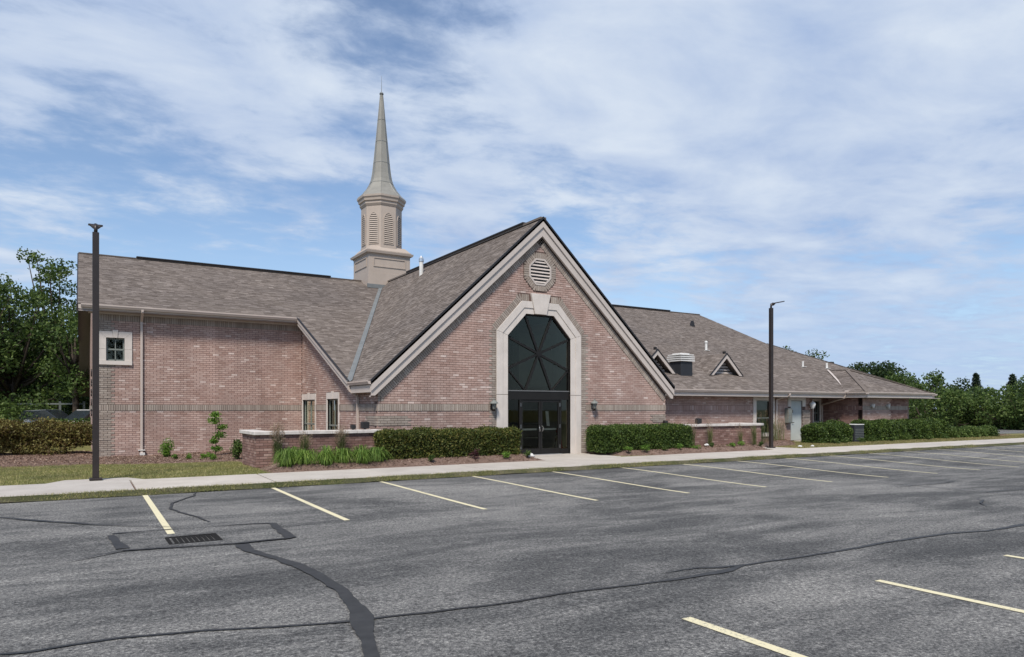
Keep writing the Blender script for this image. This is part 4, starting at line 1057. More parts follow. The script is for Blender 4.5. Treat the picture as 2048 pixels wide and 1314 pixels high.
deck = roof_deck([[PA(-.12, YLE), PA(XEL, YLE), PA(XEL, EY), PA(*VT), PA(XA, RY), PA(-.12, RY)],
           [PA(XER, EY), PA(HX2, EY), PA(XRE, HY_), PA(XRE, RY), PA(XA, RY), PA(*VT)],
           [(XEL, YG0, EZ+.012), (XA, YG0, 8.912), (XA, VT[1], 8.912), (XEL, EY, EZ+.012)], [(XER, YG0, EZ+.012), (XA, YG0, 8.912), (XA, VT[1], 8.912), (XER, EY, EZ+.012)],
           [(WX0, WY0, EZ+.012), (WX1, WY0, EZ+.012), (WXM, WAY, WZT+.012)], [(WX0, WY0, EZ+.012), (WXM, WAY, WZT+.012), (WXM, EY+(WX1-WX0)/2, WZT+.012), (WX0, EY, EZ+.012)], [(WX1, WY0, EZ+.012), (WXM, WAY, WZT+.012), (WXM, EY+(WX1-WX0)/2, WZT+.012), (WX1, EY, EZ+.012)],
           [(-.12, RY, RZ+.012), (XRE, RY, RZ+.012), (XRE, 2*RY-HY_, zA(HY_)+.012), (HX2, 2*RY-EY, EZ+.012), (-.12, 2*RY-EY, EZ+.012)],
           [(XRE, HY_, zA(HY_)), (HX2, EY, EZ), (HX2, 2*RY-EY, EZ), (XRE, 2*RY-HY_, zA(HY_))]])
m = MB(); m.prism([(XRE-.25, HY_+.2, zA(HY_)), (XRE-.25, RY, RZ-.1), (XRE-.25, 2*RY-HY_-.2, zA(HY_))], (.05, 0, 0)); m.build('gable_end', M_TRIM, church)
def make_shingles():
    SH.sort(key=lambda r_: -view_size(r_[0].p(r_[1], r_[2]))*(r_[3]*.145)**.5*(abs(r_[0].N.dot((Vector((0, 0, CAMH))-r_[0].p(r_[1], r_[2])).normalized()))+.02))
    base = bpy.data.meshes.new('shingle')
    # unit shingle: x -1..1, y 0..1 up the slope, z 0..1 (butt thickness)
    base.from_pydata([(-1, 0, 0), (1, 0, 0), (1, 1.12, 0), (-1, 1.12, 0), (-1, 0, 1), (1, 0, 1), (1, 1.12, .15), (-1, 1.12, .15)], [], [(4, 5, 6, 7), (0, 1, 5, 4), (1, 2, 6, 5), (3, 0, 4, 7)]); base.materials.append(M_SHG); base.update()
    for (fr, u, s, hl, ex, t_) in SH[:300]:
        o = bpy.data.objects.new('shingle', base); COL.objects.link(o); o.parent = deck
        c = fr.p(u, s, 0); M = Matrix(((fr.U.x*hl, fr.V.x*ex, fr.N.x*t_, c.x), (fr.U.y*hl, fr.V.y*ex, fr.N.y*t_, c.y), (fr.U.z*hl, fr.V.z*ex, fr.N.z*t_, c.z), (0, 0, 0, 1)))
        if M.to_3x3().determinant() < 0: M = M @ Matrix.Diagonal((-1, 1, 1, 1))
        o.matrix_basis = M
    Q = []
    for (fr, u, s, hl, ex, t_) in SH[300:]:
        a, b, c, d = fr.p(u-hl, s, 0), fr.p(u+hl, s, 0), fr.p(u+hl, s+ex*1.12, 0), fr.p(u-hl, s+ex*1.12, 0)
        n = fr.N; Q.append([tuple(x) for x in (a, b, c, d, a+n*t_, b+n*t_, c+n*t_*.15, d+n*t_*.15)])
    A = np.array(Q); n = len(A); me = bpy.data.meshes.new('shingle_courses'); F = np.array([(4, 5, 6, 7), (0, 1, 5, 4), (1, 2, 6, 5), (3, 0, 4, 7)])
    me.vertices.add(n*8); me.vertices.foreach_set('co', A.reshape(-1).astype(np.float32)); idx = (np.arange(n)[:, None, None]*8+F[None]).reshape(-1)
    me.loops.add(len(idx)); me.loops.foreach_set('vertex_index', idx.astype(np.int32)); me.polygons.add(n*4)
    me.polygons.foreach_set('loop_start', (np.arange(n*4)*4).astype(np.int32)); me.polygons.foreach_set('loop_total', np.full(n*4, 4, np.int32)); me.polygons.foreach_set('use_smooth', np.zeros(n*4, bool)); me.update(calc_edges=True)
    o = obj('shingle_courses', me, M_SHG, church); o['kind'] = 'stuff'
    print('shingles', len(SH), 'bricks', len(BRK))
for xd in (24.24, 29.20):     # dormer slopes
    yf = 25.72; zb = zA(yf)+.03; hw = 1.24; ht = hw*SG
    for sg in (-1, 1):
        frd = Fr((xd+sg*(hw+.05), 0, zb), (0, 1, 0), (sg*math.sin(cG), 0, math.cos(cG)), (-sg*math.cos(cG), 0, math.sin(cG)))
        shingles(frd, lambda s: [(yf-.12, EY+(zb+s*math.sin(cG)-EZ)/SA)], 0, hw/math.cos(cG), .14)
make_shingles()
# valleys and hip caps
m = MB(); up = Vector((0, 0, 1))
def strip(m, a, b, w_, lift, th=.01, side=None):
    a = Vector(a); b = Vector(b); d = (b-a).normalized(); s_ = d.cross(up).normalized()*w_/2
    m.prism([a-s_+up*lift, a+s_+up*lift, b+s_+up*lift, b-s_+up*lift], (0, 0, -th))
vd = Vector((VT[0]-XEL, VT[1]-EY, 8.9-EZ))
for e, X_ in ((XEL, 1), (XER, -1)):
    a = Vector((e, EY, EZ)); b = Vector((XA, VT[1], 8.9)); d = (b-a).normalized()
    # two flanges, one on each roof plane
    nA = frA.N; nG = Vector((-X_*math.sin(cG), 0, math.cos(cG)))
    fA = d.cross(nA).normalized()*.15*(-1 if X_ > 0 else 1); fG = d.cross(nG).normalized()*.12*(1 if X_ > 0 else -1)
    for nn, ff_ in ((nA, fA), (nG, fG)):
        m.prism([a+nn*.052, b+nn*.052, b+nn*.052+ff_, a+nn*.052+ff_], nn*.004)
m.build('valley_flashing', M_FLASH, church)
m = MB(); a = Vector((WX0+.4, EY+.15, EZ+.10)); b = Vector((WXM, EY+(WX1-WX0)/2, WZT+.05)); strip(m, a, b, .12, .065); m.box(36.75, 37.25, EY-.14, EY-.06, EZ+.05, EZ+.14); m.build('valley_flashing', M_TRIM, church)
m = MB()
for a, b, w_ in (((WX0, WY0, EZ+.03), (WXM, WAY, WZT+.04), .28), ((WX1, WY0, EZ+.03), (WXM, WAY, WZT+.04), .28), ((WXM, WAY, WZT+.04), (WXM, EY+3.3, WZT+.04), .28), ((HX2, EY, EZ+.03), (XRE, HY_, zA(HY_)+.04), .30)):
    strip(m, a, b, w_*.75, .03, .02)
m.box(-.12, XRE, RY-.14, RY+.14, RZ+.0, RZ+.055); m.box(XA-.13, XA+.13, YG0, VT[1], 8.88, 8.955); m.build('ridge_cap', M_SHG, church)
def ridge_vent(x0, x1, y0, y1):
    m = MB()
    if x1-x0 > y1-y0: m.box(x0, x1, RY-.20, RY+.20, RZ+.06, RZ+.13)
    else: m.box(x0, x1, y0, y1, 8.95, 9.02)
    m.build('ridge_vent', M_BLACK, church, bevel=.02)
ridge_vent(2.25, 11.75, 0, 0); ridge_vent(31.0, 37.4, 0, 0); ridge_vent(XA-.18, XA+.18, 22.9, 34.4)

# ---- rakes, fascias, gutters
def rake(e, name='rake_board', y0=YG0):
    """two stacked boards along the front gable slope, from eave x=e to the peak"""
    sg = -1 if e < XA else 1
    for (t0, t1, yy, th, nme) in ((.02, .33, y0, .06, 'rake_board'), (.335, .66, y0+.05, .10, 'rake_board')):
        zt = 8.90+.01
        P = [(XA, zt-t0), (e, zt-t0-SG*abs(e-XA)), (e, zt-t1-SG*abs(e-XA)+.0), (XA, zt-t1)]
        if t1 > .5: # lower board stops short with a square end
            e2 = e-sg*.02; P = [(XA, zt-t0), (e2, zt-t0-SG*abs(e2-XA)), (e2, max(zt-t1-SG*abs(e2-XA), EZ-.47)), (e2-sg*.12, max(zt-t1-SG*abs(e2-sg*.12-XA), EZ-.47)), (XA, zt-t1)]
        m = MB(); m.prism([(x, yy, z) for x, z in P], (0, th, 0)); m.build(nme, M_TRIM, church)
    m = MB(); m.prism([(XA, y0-.02, 8.975), (e-(-sg)*.03, y0-.02, 8.975-SG*abs(e+sg*.03-XA)), (e+sg*.03, y0-.02, 8.89-SG*abs(e+sg*.03-XA)), (XA, y0-.02, 8.89)], (0, .05, 0)); m.build('drip_edge', M_BLACK, church)
    m = MB(); m.prism([(XA, y0+.12, 8.90-.5), (e, y0+.12, 8.4-SG*abs(e-XA)), (e, YF+.02, 8.4-SG*abs(e-XA)), (XA, YF+.02, 8.4)], (0, 0, -.02)); m.build('soffit', M_SOFF, church)
rake(XEL); rake(XER)
# shallow rake of the left wing's catslide edge
m = MB(); xr = XEL-.06
for (t0, t1, x_, th) in ((-.01, .15, xr-.02, .05), (.155, .33, xr+.02, .08)):
    m.prism([(x_, EY-.02, EZ-t0+.02), (x_, YLE, zA(YLE)-t0+.03), (x_, YLE, zA(YLE)-t1+.03), (x_, EY-.02, EZ-t1+.02)], (th, 0, 0))
m.build('rake_board', M_TRIM, church)
m = MB(); m.prism([(xr+.10, EY, EZ-.22), (xr+.10, YLE+.2, zA(YLE)-.2), (XL+.02, YLE+.2, zA(YLE)-.2), (XL+.02, EY, EZ-.22)], (0, 0, -.02)); m.build('soffit', M_SOFF, church)
m = MB(); m.prism([(xr-.04, EY-.02, EZ+.065), (xr-.04, YLE, zA(YLE)+.075), (xr-.04, YLE, zA(YLE)+.035), (xr-.04, EY-.02, EZ+.025)], (.06, 0, 0)); m.build('drip_edge', M_BLACK, church)
# left end rake
m = MB()
for sgn in (0, 1):
    a = (YLE, zA(YLE)); b = (RY, RZ)
    if sgn: a = (2*RY-YLE, a[1])
    m.prism([(-.16, a[0], a[1]+.03), (-.16, b[0], b[1]+.03), (-.16, b[0], b[1]-.27), (-.16, a[0], a[1]-.27)], (.05, 0, 0))
m.build('rake_board', M_BRONZE, church)
m = MB(); m.prism([(-.10, YLE, 5.45), (-.10, RY, RZ-.22), (XW+.02, RY, RZ-.22), (XW+.02, YLE, 5.45)], (0, 0, -.03)); m.build('soffit', M_SOFF, church)
def gutter(axis, a, b, c, zt, d=.12, h=.13, name='gutter'):
    """K-style gutter: axis x or y, from a to b, outer face at c, top at zt; d points from the outer face to the wall (signed)"""
    prof = [(0, 0), (d*.12, 0), (d*.12, -.02), (d, -.02), (d, -h), (d*.35, -h), (d*.12, -h*.55), (0, -h*.35)]
    m = MB()
    if axis == 'x': m.prism([(a, c+p, zt+q) for p, q in prof], (b-a, 0, 0))
    else: m.prism([(c+p, a, zt+q) for p, q in prof], (0, b-a, 0))
    return m.build(name, M_GUT, church)
def fascia(axis, a, b, c, z0, z1, th=.03):
    m = MB(); m.box(a, b, c, c+th, z0, z1) if axis == 'x' else m.box(c, c+th, a, b, z0, z1)
    return m.build('fascia', M_TRIM, church)
# left wing upper eave
gutter('x', -.02, XEL-.02, YLE-.13, zA(YLE)+.03); fascia('x', -.10, XEL-.05, YLE-.005, 5.50, zA(YLE)+.0)
m = MB(); m.box(-.05, XL, YLE+.03, YL-.03, 5.47, 5.50); m.build('soffit', M_SOFF, church)
fascia('x', .22, XL-.02, YL-.075, 5.40, 5.60, .045)
# gable eave return at the left (short gutter)
gutter('y', YG0+.02, EY+.05, XEL-.13, EZ+.03); m = MB(); m.box(XEL-.02, XEL+.03, YG0+.06, EY, EZ-.36, EZ-.12); m.build('fascia', M_TRIM, church)
m = MB(); m.box(XEL+.031, XL+.01, YG0+.06, EY+.3, EZ-.36, EZ-.34); m.build('soffit', M_SOFF, church)
gutter('y', YG0+.02, EY-.15, XER+.10, EZ+.03, -.12)
# right wing eave
gutter('x', XER+.02, 36.80, EY-.13, EZ+.03); fascia('x', XER-.2, 36.90, EY-.005, EZ-.28, EZ-.02)
m = MB(); m.box(XR, WX0+.2, EY+.03, YRW+.05, EZ-.30, EZ-.27); m.box(XP, WX0+.5, YRW+.05, YP+.05, EZ-.05, EZ-.02); m.build('soffit', M_SOFF, church)
m = MB(); m.box(XR, XP, YRW-.05, YRW-.012, EZ-.27, EZ-.10); m.build('frieze_board', M_TRIM, church)
gutter('y', WY0-.10, EY-.14, WX0-.12, EZ+.03); gutter('x', WX0-.11, WX1+.12, WY0-.12, EZ+.03); gutter('y', WY0+.01, EY-.1, WX1+.11, EZ+.03, -.12)
fascia('y', WY0, EY, WX0+.0, EZ-.28, EZ-.03); fascia('x', WX0+.035, WX1, WY0, EZ-.28, EZ-.03); fascia('y', WY0+.035, EY, WX1-.03, EZ-.28, EZ-.03)
m = MB(); m.box(WX0+.035, WX1-.035, WY0+.035, YWG+.3, EZ-.27, EZ-.24); m.box(WX0+.035, XWG+.1, YWG+.3, EY+2.1, EZ-.27, EZ-.24); m.box(XWR-.2, HX2-.1, YWG+.3, YRW+.3, EZ-.27, EZ-.24); m.build('soffit', M_SOFF, church)
gutter('x', WX1+.15, HX2+.1, EY-.13, EZ+.03); fascia('x', WX1, HX2, EY-.005, EZ-.27, EZ-.03)
# downspouts
def downspout(pts, w_=.085, strap=None, name='downspout'):
    m = MB()
    for a, b in zip(pts, pts[1:]): m.bar(a, b, w_, w_*.8, up=(0, 1, 0))
    o = m.build(name, M_GUT, church, bevel=.006)
    return o
x_ = 2.02
downspout([(x_, YLE-.07, 5.62), (x_, YLE-.07, 5.50), (x_, YL-.06, 5.20), (x_, YL-.06, .05), (x_, YL-.22, -.06)])
m = MB(); m.box(x_-.12, x_+.12, YL-.14, YL-.02, .10, .13); m.box(x_-.07, x_+.10, YL-.32, YL-.10, -.07, .02); m.build('splash_outlet', M_WHITE, church)
downspout([(XEL-.07, EY-.02, EZ-.09), (XEL-.07, EY-.02, EZ-.25), (XL-.06, EY-.06, EZ-.48), (XL-.06, EY-.06, .0)])
downspout([(31.9, EY-.07, EZ-.09), (31.9, EY-.07, EZ-.20), (31.62, YRW-.06, EZ-.42), (31.62, YRW-.06, .0)])
downspout([(WX0-.08, EY-.05, EZ-.09), (WX0-.10, EY-.0, EZ-.30), (37.32, YP-.06, 1.98), (37.32, YP-.06, .1)])

# ---- steeple
SX, SY = XA, 38.35
st = MB(); hb = 1.24
st.prism([(SX-hb, SY-hb, 8.15), (SX+hb, SY-hb, 8.15), (SX+hb, SY+hb, 8.15), (SX-hb, SY+hb, 8.15)], (0, 0, 2.30))
st = st.build('steeple_base', M_STEE, church)
m = MB(); m.box(SX-hb-.03, SX+hb+.03, SY-hb-.03, SY+hb+.03, 8.1, 9.32); m.build('lower_skirt', M_STEE, st)
for (c, ax) in ((SY-hb, 'y'), (SX-hb, 'x'), (SX+hb, 'X')):
    m = MB(); a, b, z0, z1, t_ = .28, .12, 9.68, 10.20, .035
    u0, u1 = -hb+a, hb-a
    for (p, q, r_, s_) in ((u0, u1, z0, z0+.05), (u0, u1, z1-.05, z1), (u0, u0+.05, z0+.05, z1-.05), (u1-.05, u1, z0+.05, z1-.05)):
        if ax == 'y': m.box(SX+p, SX+q, c-t_, c-.001, r_, s_)
        elif ax == 'x': m.box(c-t_, c-.001, SY+p, SY+q, r_, s_)
        else: m.box(c+.001, c+t_, SY+p, SY+q, r_, s_)
    m.build('panel_moulding', M_STEE, st)
m = MB()
def sq(m, h0, h1, z0, z1):
    P = [(-1, -1), (1, -1), (1, 1), (-1, 1)]; b = len(m.v); m.v += [(SX+a*h0, SY+c*h0, z0) for a, c in P]+[(SX+a*h1, SY+c*h1, z1) for a, c in P]
    for i in range(4): j = (i+1) % 4; m.f.append((b+i, b+j, b+4+j, b+4+i)); m.m.append(0)
    m.f.append((b, b+3, b+2, b+1)); m.f.append((b+4, b+5, b+6, b+7)); m.m += [0, 0]
sq(m, hb+.02, hb+.05, 10.36, 10.43); sq(m, hb+.13, hb+.16, 10.43, 10.55); sq(m, hb+.06, hb+.06, 10.55, 10.62); sq(m, hb+.03, 1.02, 10.62, 10.90)
m.build('base_cornice', M_STEE, st)
OR = 1.155; ph = math.pi/8
m = MB(); m.lathe((SX, SY, 0), [(OR+.03, 10.80), (OR+.03, 10.92), (OR, 10.93), (OR, 13.30)], 8, ph); bel = m.build('belfry', M_STEE, church)
m = MB(); m.lathe((SX, SY, 0), [(OR+.02, 13.22), (OR+.09, 13.34), (OR+.09, 13.46), (OR+.16, 13.50), (OR+.18, 13.62), (OR+.24, 13.70), (OR+.25, 13.80)], 8, ph); m.build('belfry_cornice', M_STEE, bel)
ap = OR*math.cos(math.pi/8)
for k in range(8):
    an = k*math.pi/4; nrm = Vector((math.cos(an), math.sin(an), 0)); U = Vector((-math.sin(an), math.cos(an), 0)); fr = Fr(Vector((SX, SY, 0))+nrm*ap, U, nrm)
    if nrm.y > .8: continue
    hw, z0, zs, zt = .30, 11.05, 12.45, 12.84
    outl = [(-hw, z0), (hw, z0), (hw, zs), (hw*.78, zs+.22), (hw*.30, zt-.03), (0, zt), (-hw*.30, zt-.03), (-hw*.78, zs+.22), (-hw, zs)]
    inn = [(x*.84, z0+.05+(z-z0)*.955) for x, z in outl]
    m = MB()
    for i in range(9):
        j = (i+1) % 9; m.prism([fr.p(*outl[i], .035), fr.p(*outl[j], .035), fr.p(*inn[j], .035), fr.p(*inn[i], .035)], -nrm*.034)
    lf = m.build('belfry_louver', M_STEE, church)
    m = MB(); m.prism([fr.p(a, b, .006) for a, b in inn], -nrm*.004); m.build('louver_backing', M_BRONZE, lf)
    for q in range(15):
        z = z0+.10+q*.112; sp = poly_span(inn, z+.02)
        if sp:
            a, b = sp[0]; m = MB(); m.prism([fr.p(a, z, .034), fr.p(a, z-.012, .030), fr.p(a, z+.050, .008), fr.p(a, z+.062, .012)], fr.U*(b-a)); m.build('slat', M_STEE, lf)
prof = [(1.40, 13.80), (1.36, 13.86), (1.12, 14.06), (.86, 14.38), (.70, 14.66), (.60, 14.94), (.53, 15.30), (.455, 15.95), (.335, 17.15), (.215, 18.42), (.075, 19.95)]
m = MB(); m.lathe((SX, SY, 0), prof, 8, ph); sp_ = m.build('spire', M_SPIRE, church)
for z, r_ in ((14.72, .68), (15.90, .462), (17.15, .338), (18.42, .219)):
    m = MB(); m.lathe((SX, SY, z), [(r_+.006, -.012), (r_+.012, 0), (r_+.006, .012)], 8, ph, cap=False); m.build('seam', M_FLASH, sp_)
for k in range(8):
    a = ph+k*math.pi/4; m = MB(); m.tube([(SX+r_*math.cos(a), SY+r_*math.sin(a), z) for r_, z in prof[1:]], .014, 4); m.build('corner_rib', M_SPIRE, sp_)
m = MB(); m.lathe((SX, SY, 19.9), [(.09, 0), (.13, .05), (.10, .12), (.03, .16)], 8); m.build('finial_cap', M_FLASH, sp_)
m = MB(); m.tube([(SX, SY, 20.0), (SX, SY, 21.0)], [.018, .006], 6); m.build('lightning_rod', M_FLASH, sp_)
m = MB(); fx = SX-hb-.06  # flashing collar where the roof meets the base
m.box(SX-hb-.10, SX+hb+.10, SY-hb-.13, SY-hb-.04, zA(SY-hb)+.0, zA(SY-hb)+.22); m.build('base_flashing', M_FLASH, st)

# ---- dormers, roof box, pipes
def dormer(x, tag_=None):
    yf = 25.72; zb = zA(yf)+.03; hw = 1.24; ht = hw*SG; zt = zb+ht
    d = MB(); yb = lambda z: EY+(z-EZ)/SA
    for sg in (-1, 1):
        d.prism([(x+sg*(hw+.03), yf-.10, zb-.02), (x, yf-.10, zt+.02), (x, yb(zt), zt+.02), (x+sg*(hw+.03), yb(zb)+.05, zb-.02)], (0, 0, -.06))
    d = d.build('dormer', M_SHG, church)
    m = MB()
    for sg in (-1, 1):
        m.prism([(x, yf-.13, zt-.01), (x+sg*hw, yf-.13, zb-.01), (x+sg*(hw-.24), yf-.13, zb-.01), (x, yf-.13, zt-.24)], (0, .05, 0))
    m.build('rake_board', M_TRIM, d)
    m = MB()
    for sg in (-1, 1): m.prism([(x, yf-.16, zt+.05), (x+sg*(hw+.06), yf-.16, zb-.01), (x+sg*hw, yf-.16, zb-.01), (x, yf-.16, zt-.01)], (0, .08, 0))
    m.build('drip_edge', M_BLACK, d)
    m = MB(); m.prism([(x-hw+.2, yf+.30, zb-.1), (x+hw-.2, yf+.30, zb-.1), (x, yf+.30, zt-.15)], (0, .03, 0)); m.build('vent_backing', M_BLACK, d)
    for k in range(5):
        z = zb+.16+k*.155; h_ = (zt-.24-z)/SG
        if h_ > .05: m = MB(); m.prism([(x-h_, yf+.20, z-.04), (x-h_, yf+.21, z-.05), (x-h_, yf+.28, z+.05), (x-h_, yf+.27, z+.06)], (2*h_, 0, 0)); m.build('louver', M_TRIM, d)
    m = MB(); m.box(x-.05, x+.05, yf-.02, yf+.12, zt+.01, zt+.14); m.build('ridge_end', M_BLACK, d)
    # shingle courses on the dormer's left slope
    return d
dormer(24.24); dormer(29.20)
bx = MB(); bx.prism([(25.68, 25.45, 3.2), (26.50, 25.45, 3.2), (26.50, 26.27, 3.2), (25.68, 26.27, 3.2)], (0, 0, .93)); bx = bx.build('roof_exhaust_box', M_ACU, church, bevel=.01)
for k, z in enumerate((4.15, 4.25, 4.35)):
    m = MB(); m.box(25.60, 26.58, 25.37, 26.35, z, z+.06); m.build('cap_louver', M_WHITE, bx)
m = MB(); m.prism([(25.62, 25.39, 4.45), (26.56, 25.39, 4.45), (26.56, 26.33, 4.45), (25.62, 26.33, 4.45)], (0, 0, .05)); m.box(25.78, 26.40, 25.55, 26.17, 4.5, 4.57); m.build('cap', M_WHITE, bx, bevel=.015)
def pipe(x, y, h, r_=.06, mat=M_WHITE, cap=True):
    z = zA(y); m = MB(); m.tube([(x, y, z-.05), (x, y, z+h)], r_, 10); m.box(x-.16, x+.16, y-.16, y+.10, z+.02, z+.05)
    o = m.build('vent_pipe', mat, church)
    if cap: c = MB(); c.lathe((x, y, z+h), [(r_+.02, -.07), (r_+.03, 0), (r_*.7, .06)], 10); c.build('pipe_cap', mat, o)
pipe(32.08, 29.71, .55, .075); pipe(38.45, 27.65, .40, .06, cap=False); pipe(40.81, 27.60, .38, .07, cap=False)
zp = 8.9-SG*.72
m = MB(); m.tube([(XA-.72, 31.2, zp-.05), (XA-.72, 31.2, zp+.85)], .10, 10); o = m.build('vent_pipe', M_WHITE, church); c = MB(); c.lathe((XA-.72, 31.2, zp+.7), [(.125, -.04), (.125, .10), (.06, .16), (.04, .24)], 10); c.build('pipe_cap', M_SILVER, o)
m = MB(); z = zA(34.9); m.prism([(36.12, 34.75, z-.02), (36.44, 34.75, z-.02), (36.28, 34.75, z+.40)], (0, .25, 0)); m.build('roof_vent', M_BLACK, church)
m = MB(); m.box(45.45, 45.80, 30.4, 30.8, 2.6, 5.1); m.build('vent_stack', M_BLACK, church)

# ---- lamps on the walls (part of nothing else: things hung on the wall)
def lantern(x, y, z, label, s=1.0):
    t_ = empty('wall_lantern', (x, y, z), label, 'wall lamp', 'lanterns beside the doors')
    yy = y-.20*s
    m = MB(); m.box(x-.05, x+.05, y-.02, y, z+.05*s, z+.30*s); m.tube([(x, y-.02, z+.08*s), (x, y-.12*s, z+.0), (x, yy, z+.06*s)], .012, 6); m.build('bracket', M_BRONZE, t_)
    m = MB(); m.lathe((x, yy, z), [(.055*s, .08*s), (.10*s, .30*s)], 6, cap=True); m.build('glass_body', M_BOXG, t_)
    for k in range(6):
        a = k*math.pi/3; m = MB(); m.bar((x+.058*s*math.cos(a), yy+.058*s*math.sin(a), z+.07*s), (x+.105*s*math.cos(a), yy+.105*s*math.sin(a), z+.30*s), .012); m.build('glazing_bar', M_BRONZE, t_)
    m = MB(); m.lathe((x, yy, z), [(.16*s, .29*s), (.15*s, .32*s), (.07*s, .40*s), (.025*s, .42*s), (.03*s, .46*s), (.0*s+.004, .48*s)], 12); m.build('hood', M_BOXG, t_, smooth=False)
    m = MB(); m.lathe((x, yy, z), [(.01, .0), (.05*s, .05*s), (.06*s, .08*s)], 8); m.build('base', M_BRONZE, t_)
lantern(12.66, YF, 1.66, 'dark hooded lantern on the gable wall left of the entrance', .95)
lantern(17.25, YF, 1.68, 'dark hooded lantern on the gable wall right of the entrance', .95)
t_ = empty('wall_lantern', (34.45, YRW, 1.72), 'pale globe lantern on the brick pier right of the grey service door', 'wall lamp')
m = MB(); m.tube([(34.45, YRW, 1.75), (34.45, YRW-.2, 1.74), (34.45, YRW-.24, 1.80)], .02, 6); m.build('bracket', M_WHITE, t_)
m = MB(); m.lathe((34.45, YRW-.24, 1.72), [(.05, .0), (.10, .08), (.17, .28), (.13, .36), (.03, .42), (.02, .5)], 12); m.build('lamp_head', M_WHITE, t_, smooth=True)
for x, lb in ((38.25, 'round white security lamp on the projecting wing wall, nearer the recessed porch'), (39.80, 'round white security lamp on the projecting wing wall, farther right of the pair')):
    t_ = empty('security_lamp', (x, YWG, 1.9), lb, 'wall lamp', 'round lamps on the right wing wall')
    m = MB(); m.box(x-.06, x+.06, YWG-.05, YWG-.013, 1.86, 1.98); m.build('wall_plate', M_WHITE, t_)
    m = MB(); m.lathe((0, 0, 0), [(.02, -.02), (.10, .0), (.13, .09), (.12, .12)], 12); o = m.build('lamp_head', M_WHITE, t_); o.rotation_euler = (R(105), 0, R(20)); o.location = (x, YWG-.07, 1.92)

# ================================================================== LOW WALLS
def low_wall(label, segs, top, grp='low brick garden walls with stone coping'):
    """segs: list of (x0, y0, x1, y1) boxes .30 deep, coping stones on top"""
    x0 = min(s[0] for s in segs); y0 = min(s[1] for s in segs)
    t_ = empty('low_wall', (x0, y0, 0), label, 'garden wall', grp)
    m = MB()
    for (a, b, c, d) in segs: m.box(a+.01, c-.01, b+.01, d-.01, -.35, top-.10)
    body = m.build('wall_core', M_MORTAR, t_)
    return t_
LBR = []
def wall_bricks(fr, u0, u1, v0, v1, store, kind=2):
    n = round((v1-v0)/CH); h = (v1-v0)/n
    for k in range(n):
        off = BL/2 if k % 2 else 0; i = math.floor((u0-off)/BL)
        while off+i*BL < u1:
            a = max(u0, off+i*BL); b = min(u1, off+(i+1)*BL); i += 1
            if b-a < .05: continue
            store.append((fr, (a+b)/2, v0+(k+.5)*h, (b-a-JT)/2, (h-JT)/2, 0, kind, rng.uniform(-.002, .006), None))
LM = [M_DRED, M_GREY, M_DRED]
lw1 = low_wall('low dark red brick wall with pale coping enclosing the left court, behind the daylilies', [(4.42, 21.66, 8.31, 21.96), (4.42, 21.96, 4.72, 23.75)], 1.07)
s1 = []
wall_bricks(Fr((0, 21.66, 0), (1, 0, 0), (0, -1, 0)), 4.42, 8.31, .0, .96, s1)
wall_bricks(Fr((4.42, 0, 0), (0, 1, 0), (-1, 0, 0)), 21.66, 23.75, -.1, .96, s1)
make_bricks(s1, lw1, 300, mats=LM)
def coping(parent, a, b, c, d, z, n):
    dx, dy = (c-a)/n, (d-b)/n
    for i in range(n):
        m = MB()
        if c-a > d-b: m.box(a+i*dx+.003, a+(i+1)*dx-.003, b, d, z, z+.11)
        else: m.box(a, c, b+i*dy+.003, b+(i+1)*dy-.003, z, z+.11)
        m.build('coping_stone', M_CAP, parent, bevel=.012)
coping(lw1, 4.34, 21.58, 8.30, 22.02, .96, 5); coping(lw1, 4.34, 22.03, 4.80, 23.83, .96, 2)
lw2 = low_wall('low red brick wall with pale coping running right from the front gable', [(21.30, 21.75, 27.15, 22.05), (26.85, 22.05, 27.15, 23.4)], 1.07)
s2 = []
wall_bricks(Fr((0, 21.75, 0), (1, 0, 0), (0, -1, 0)), 21.30, 27.15, .0, .96, s2, 2)
make_bricks(s2, lw2, 300, mats=LM)
coping(lw2, 21.30, 21.67, 27.25, 22.12, .96, 6); coping(lw2, 26.78, 22.13, 27.25, 23.4, .96, 1)
def flood(x, y, label, s=1.0):
    t_ = empty('floodlight', (x, y, 1.07), label, 'floodlight', 'floodlights on the low walls')
    m = MB(); m.box(x-.13*s, x+.13*s, y-.09, y+.09, 1.10, 1.10+.22*s); m.build('housing', M_BLACK, t_, bevel=.02)
    m = MB(); m.box(x-.03, x+.03, y-.03, y+.03, 1.06, 1.11); m.box(x-.10, x+.10, y+.02, y+.05, 1.10+.22*s, 1.115+.22*s); m.build('mount', M_BRONZE, t_)
flood(7.85, 21.85, 'black box floodlight on the left low wall coping by the gable corner')
flood(7.45, 21.84, 'small black junction lamp on the left low wall coping, left of the bigger box', .55)
flood(21.15, 21.86, 'small dark floodlight just above the right hedge', .6)
flood(23.15, 21.88, 'dark brown floodlight box on the right low wall coping')

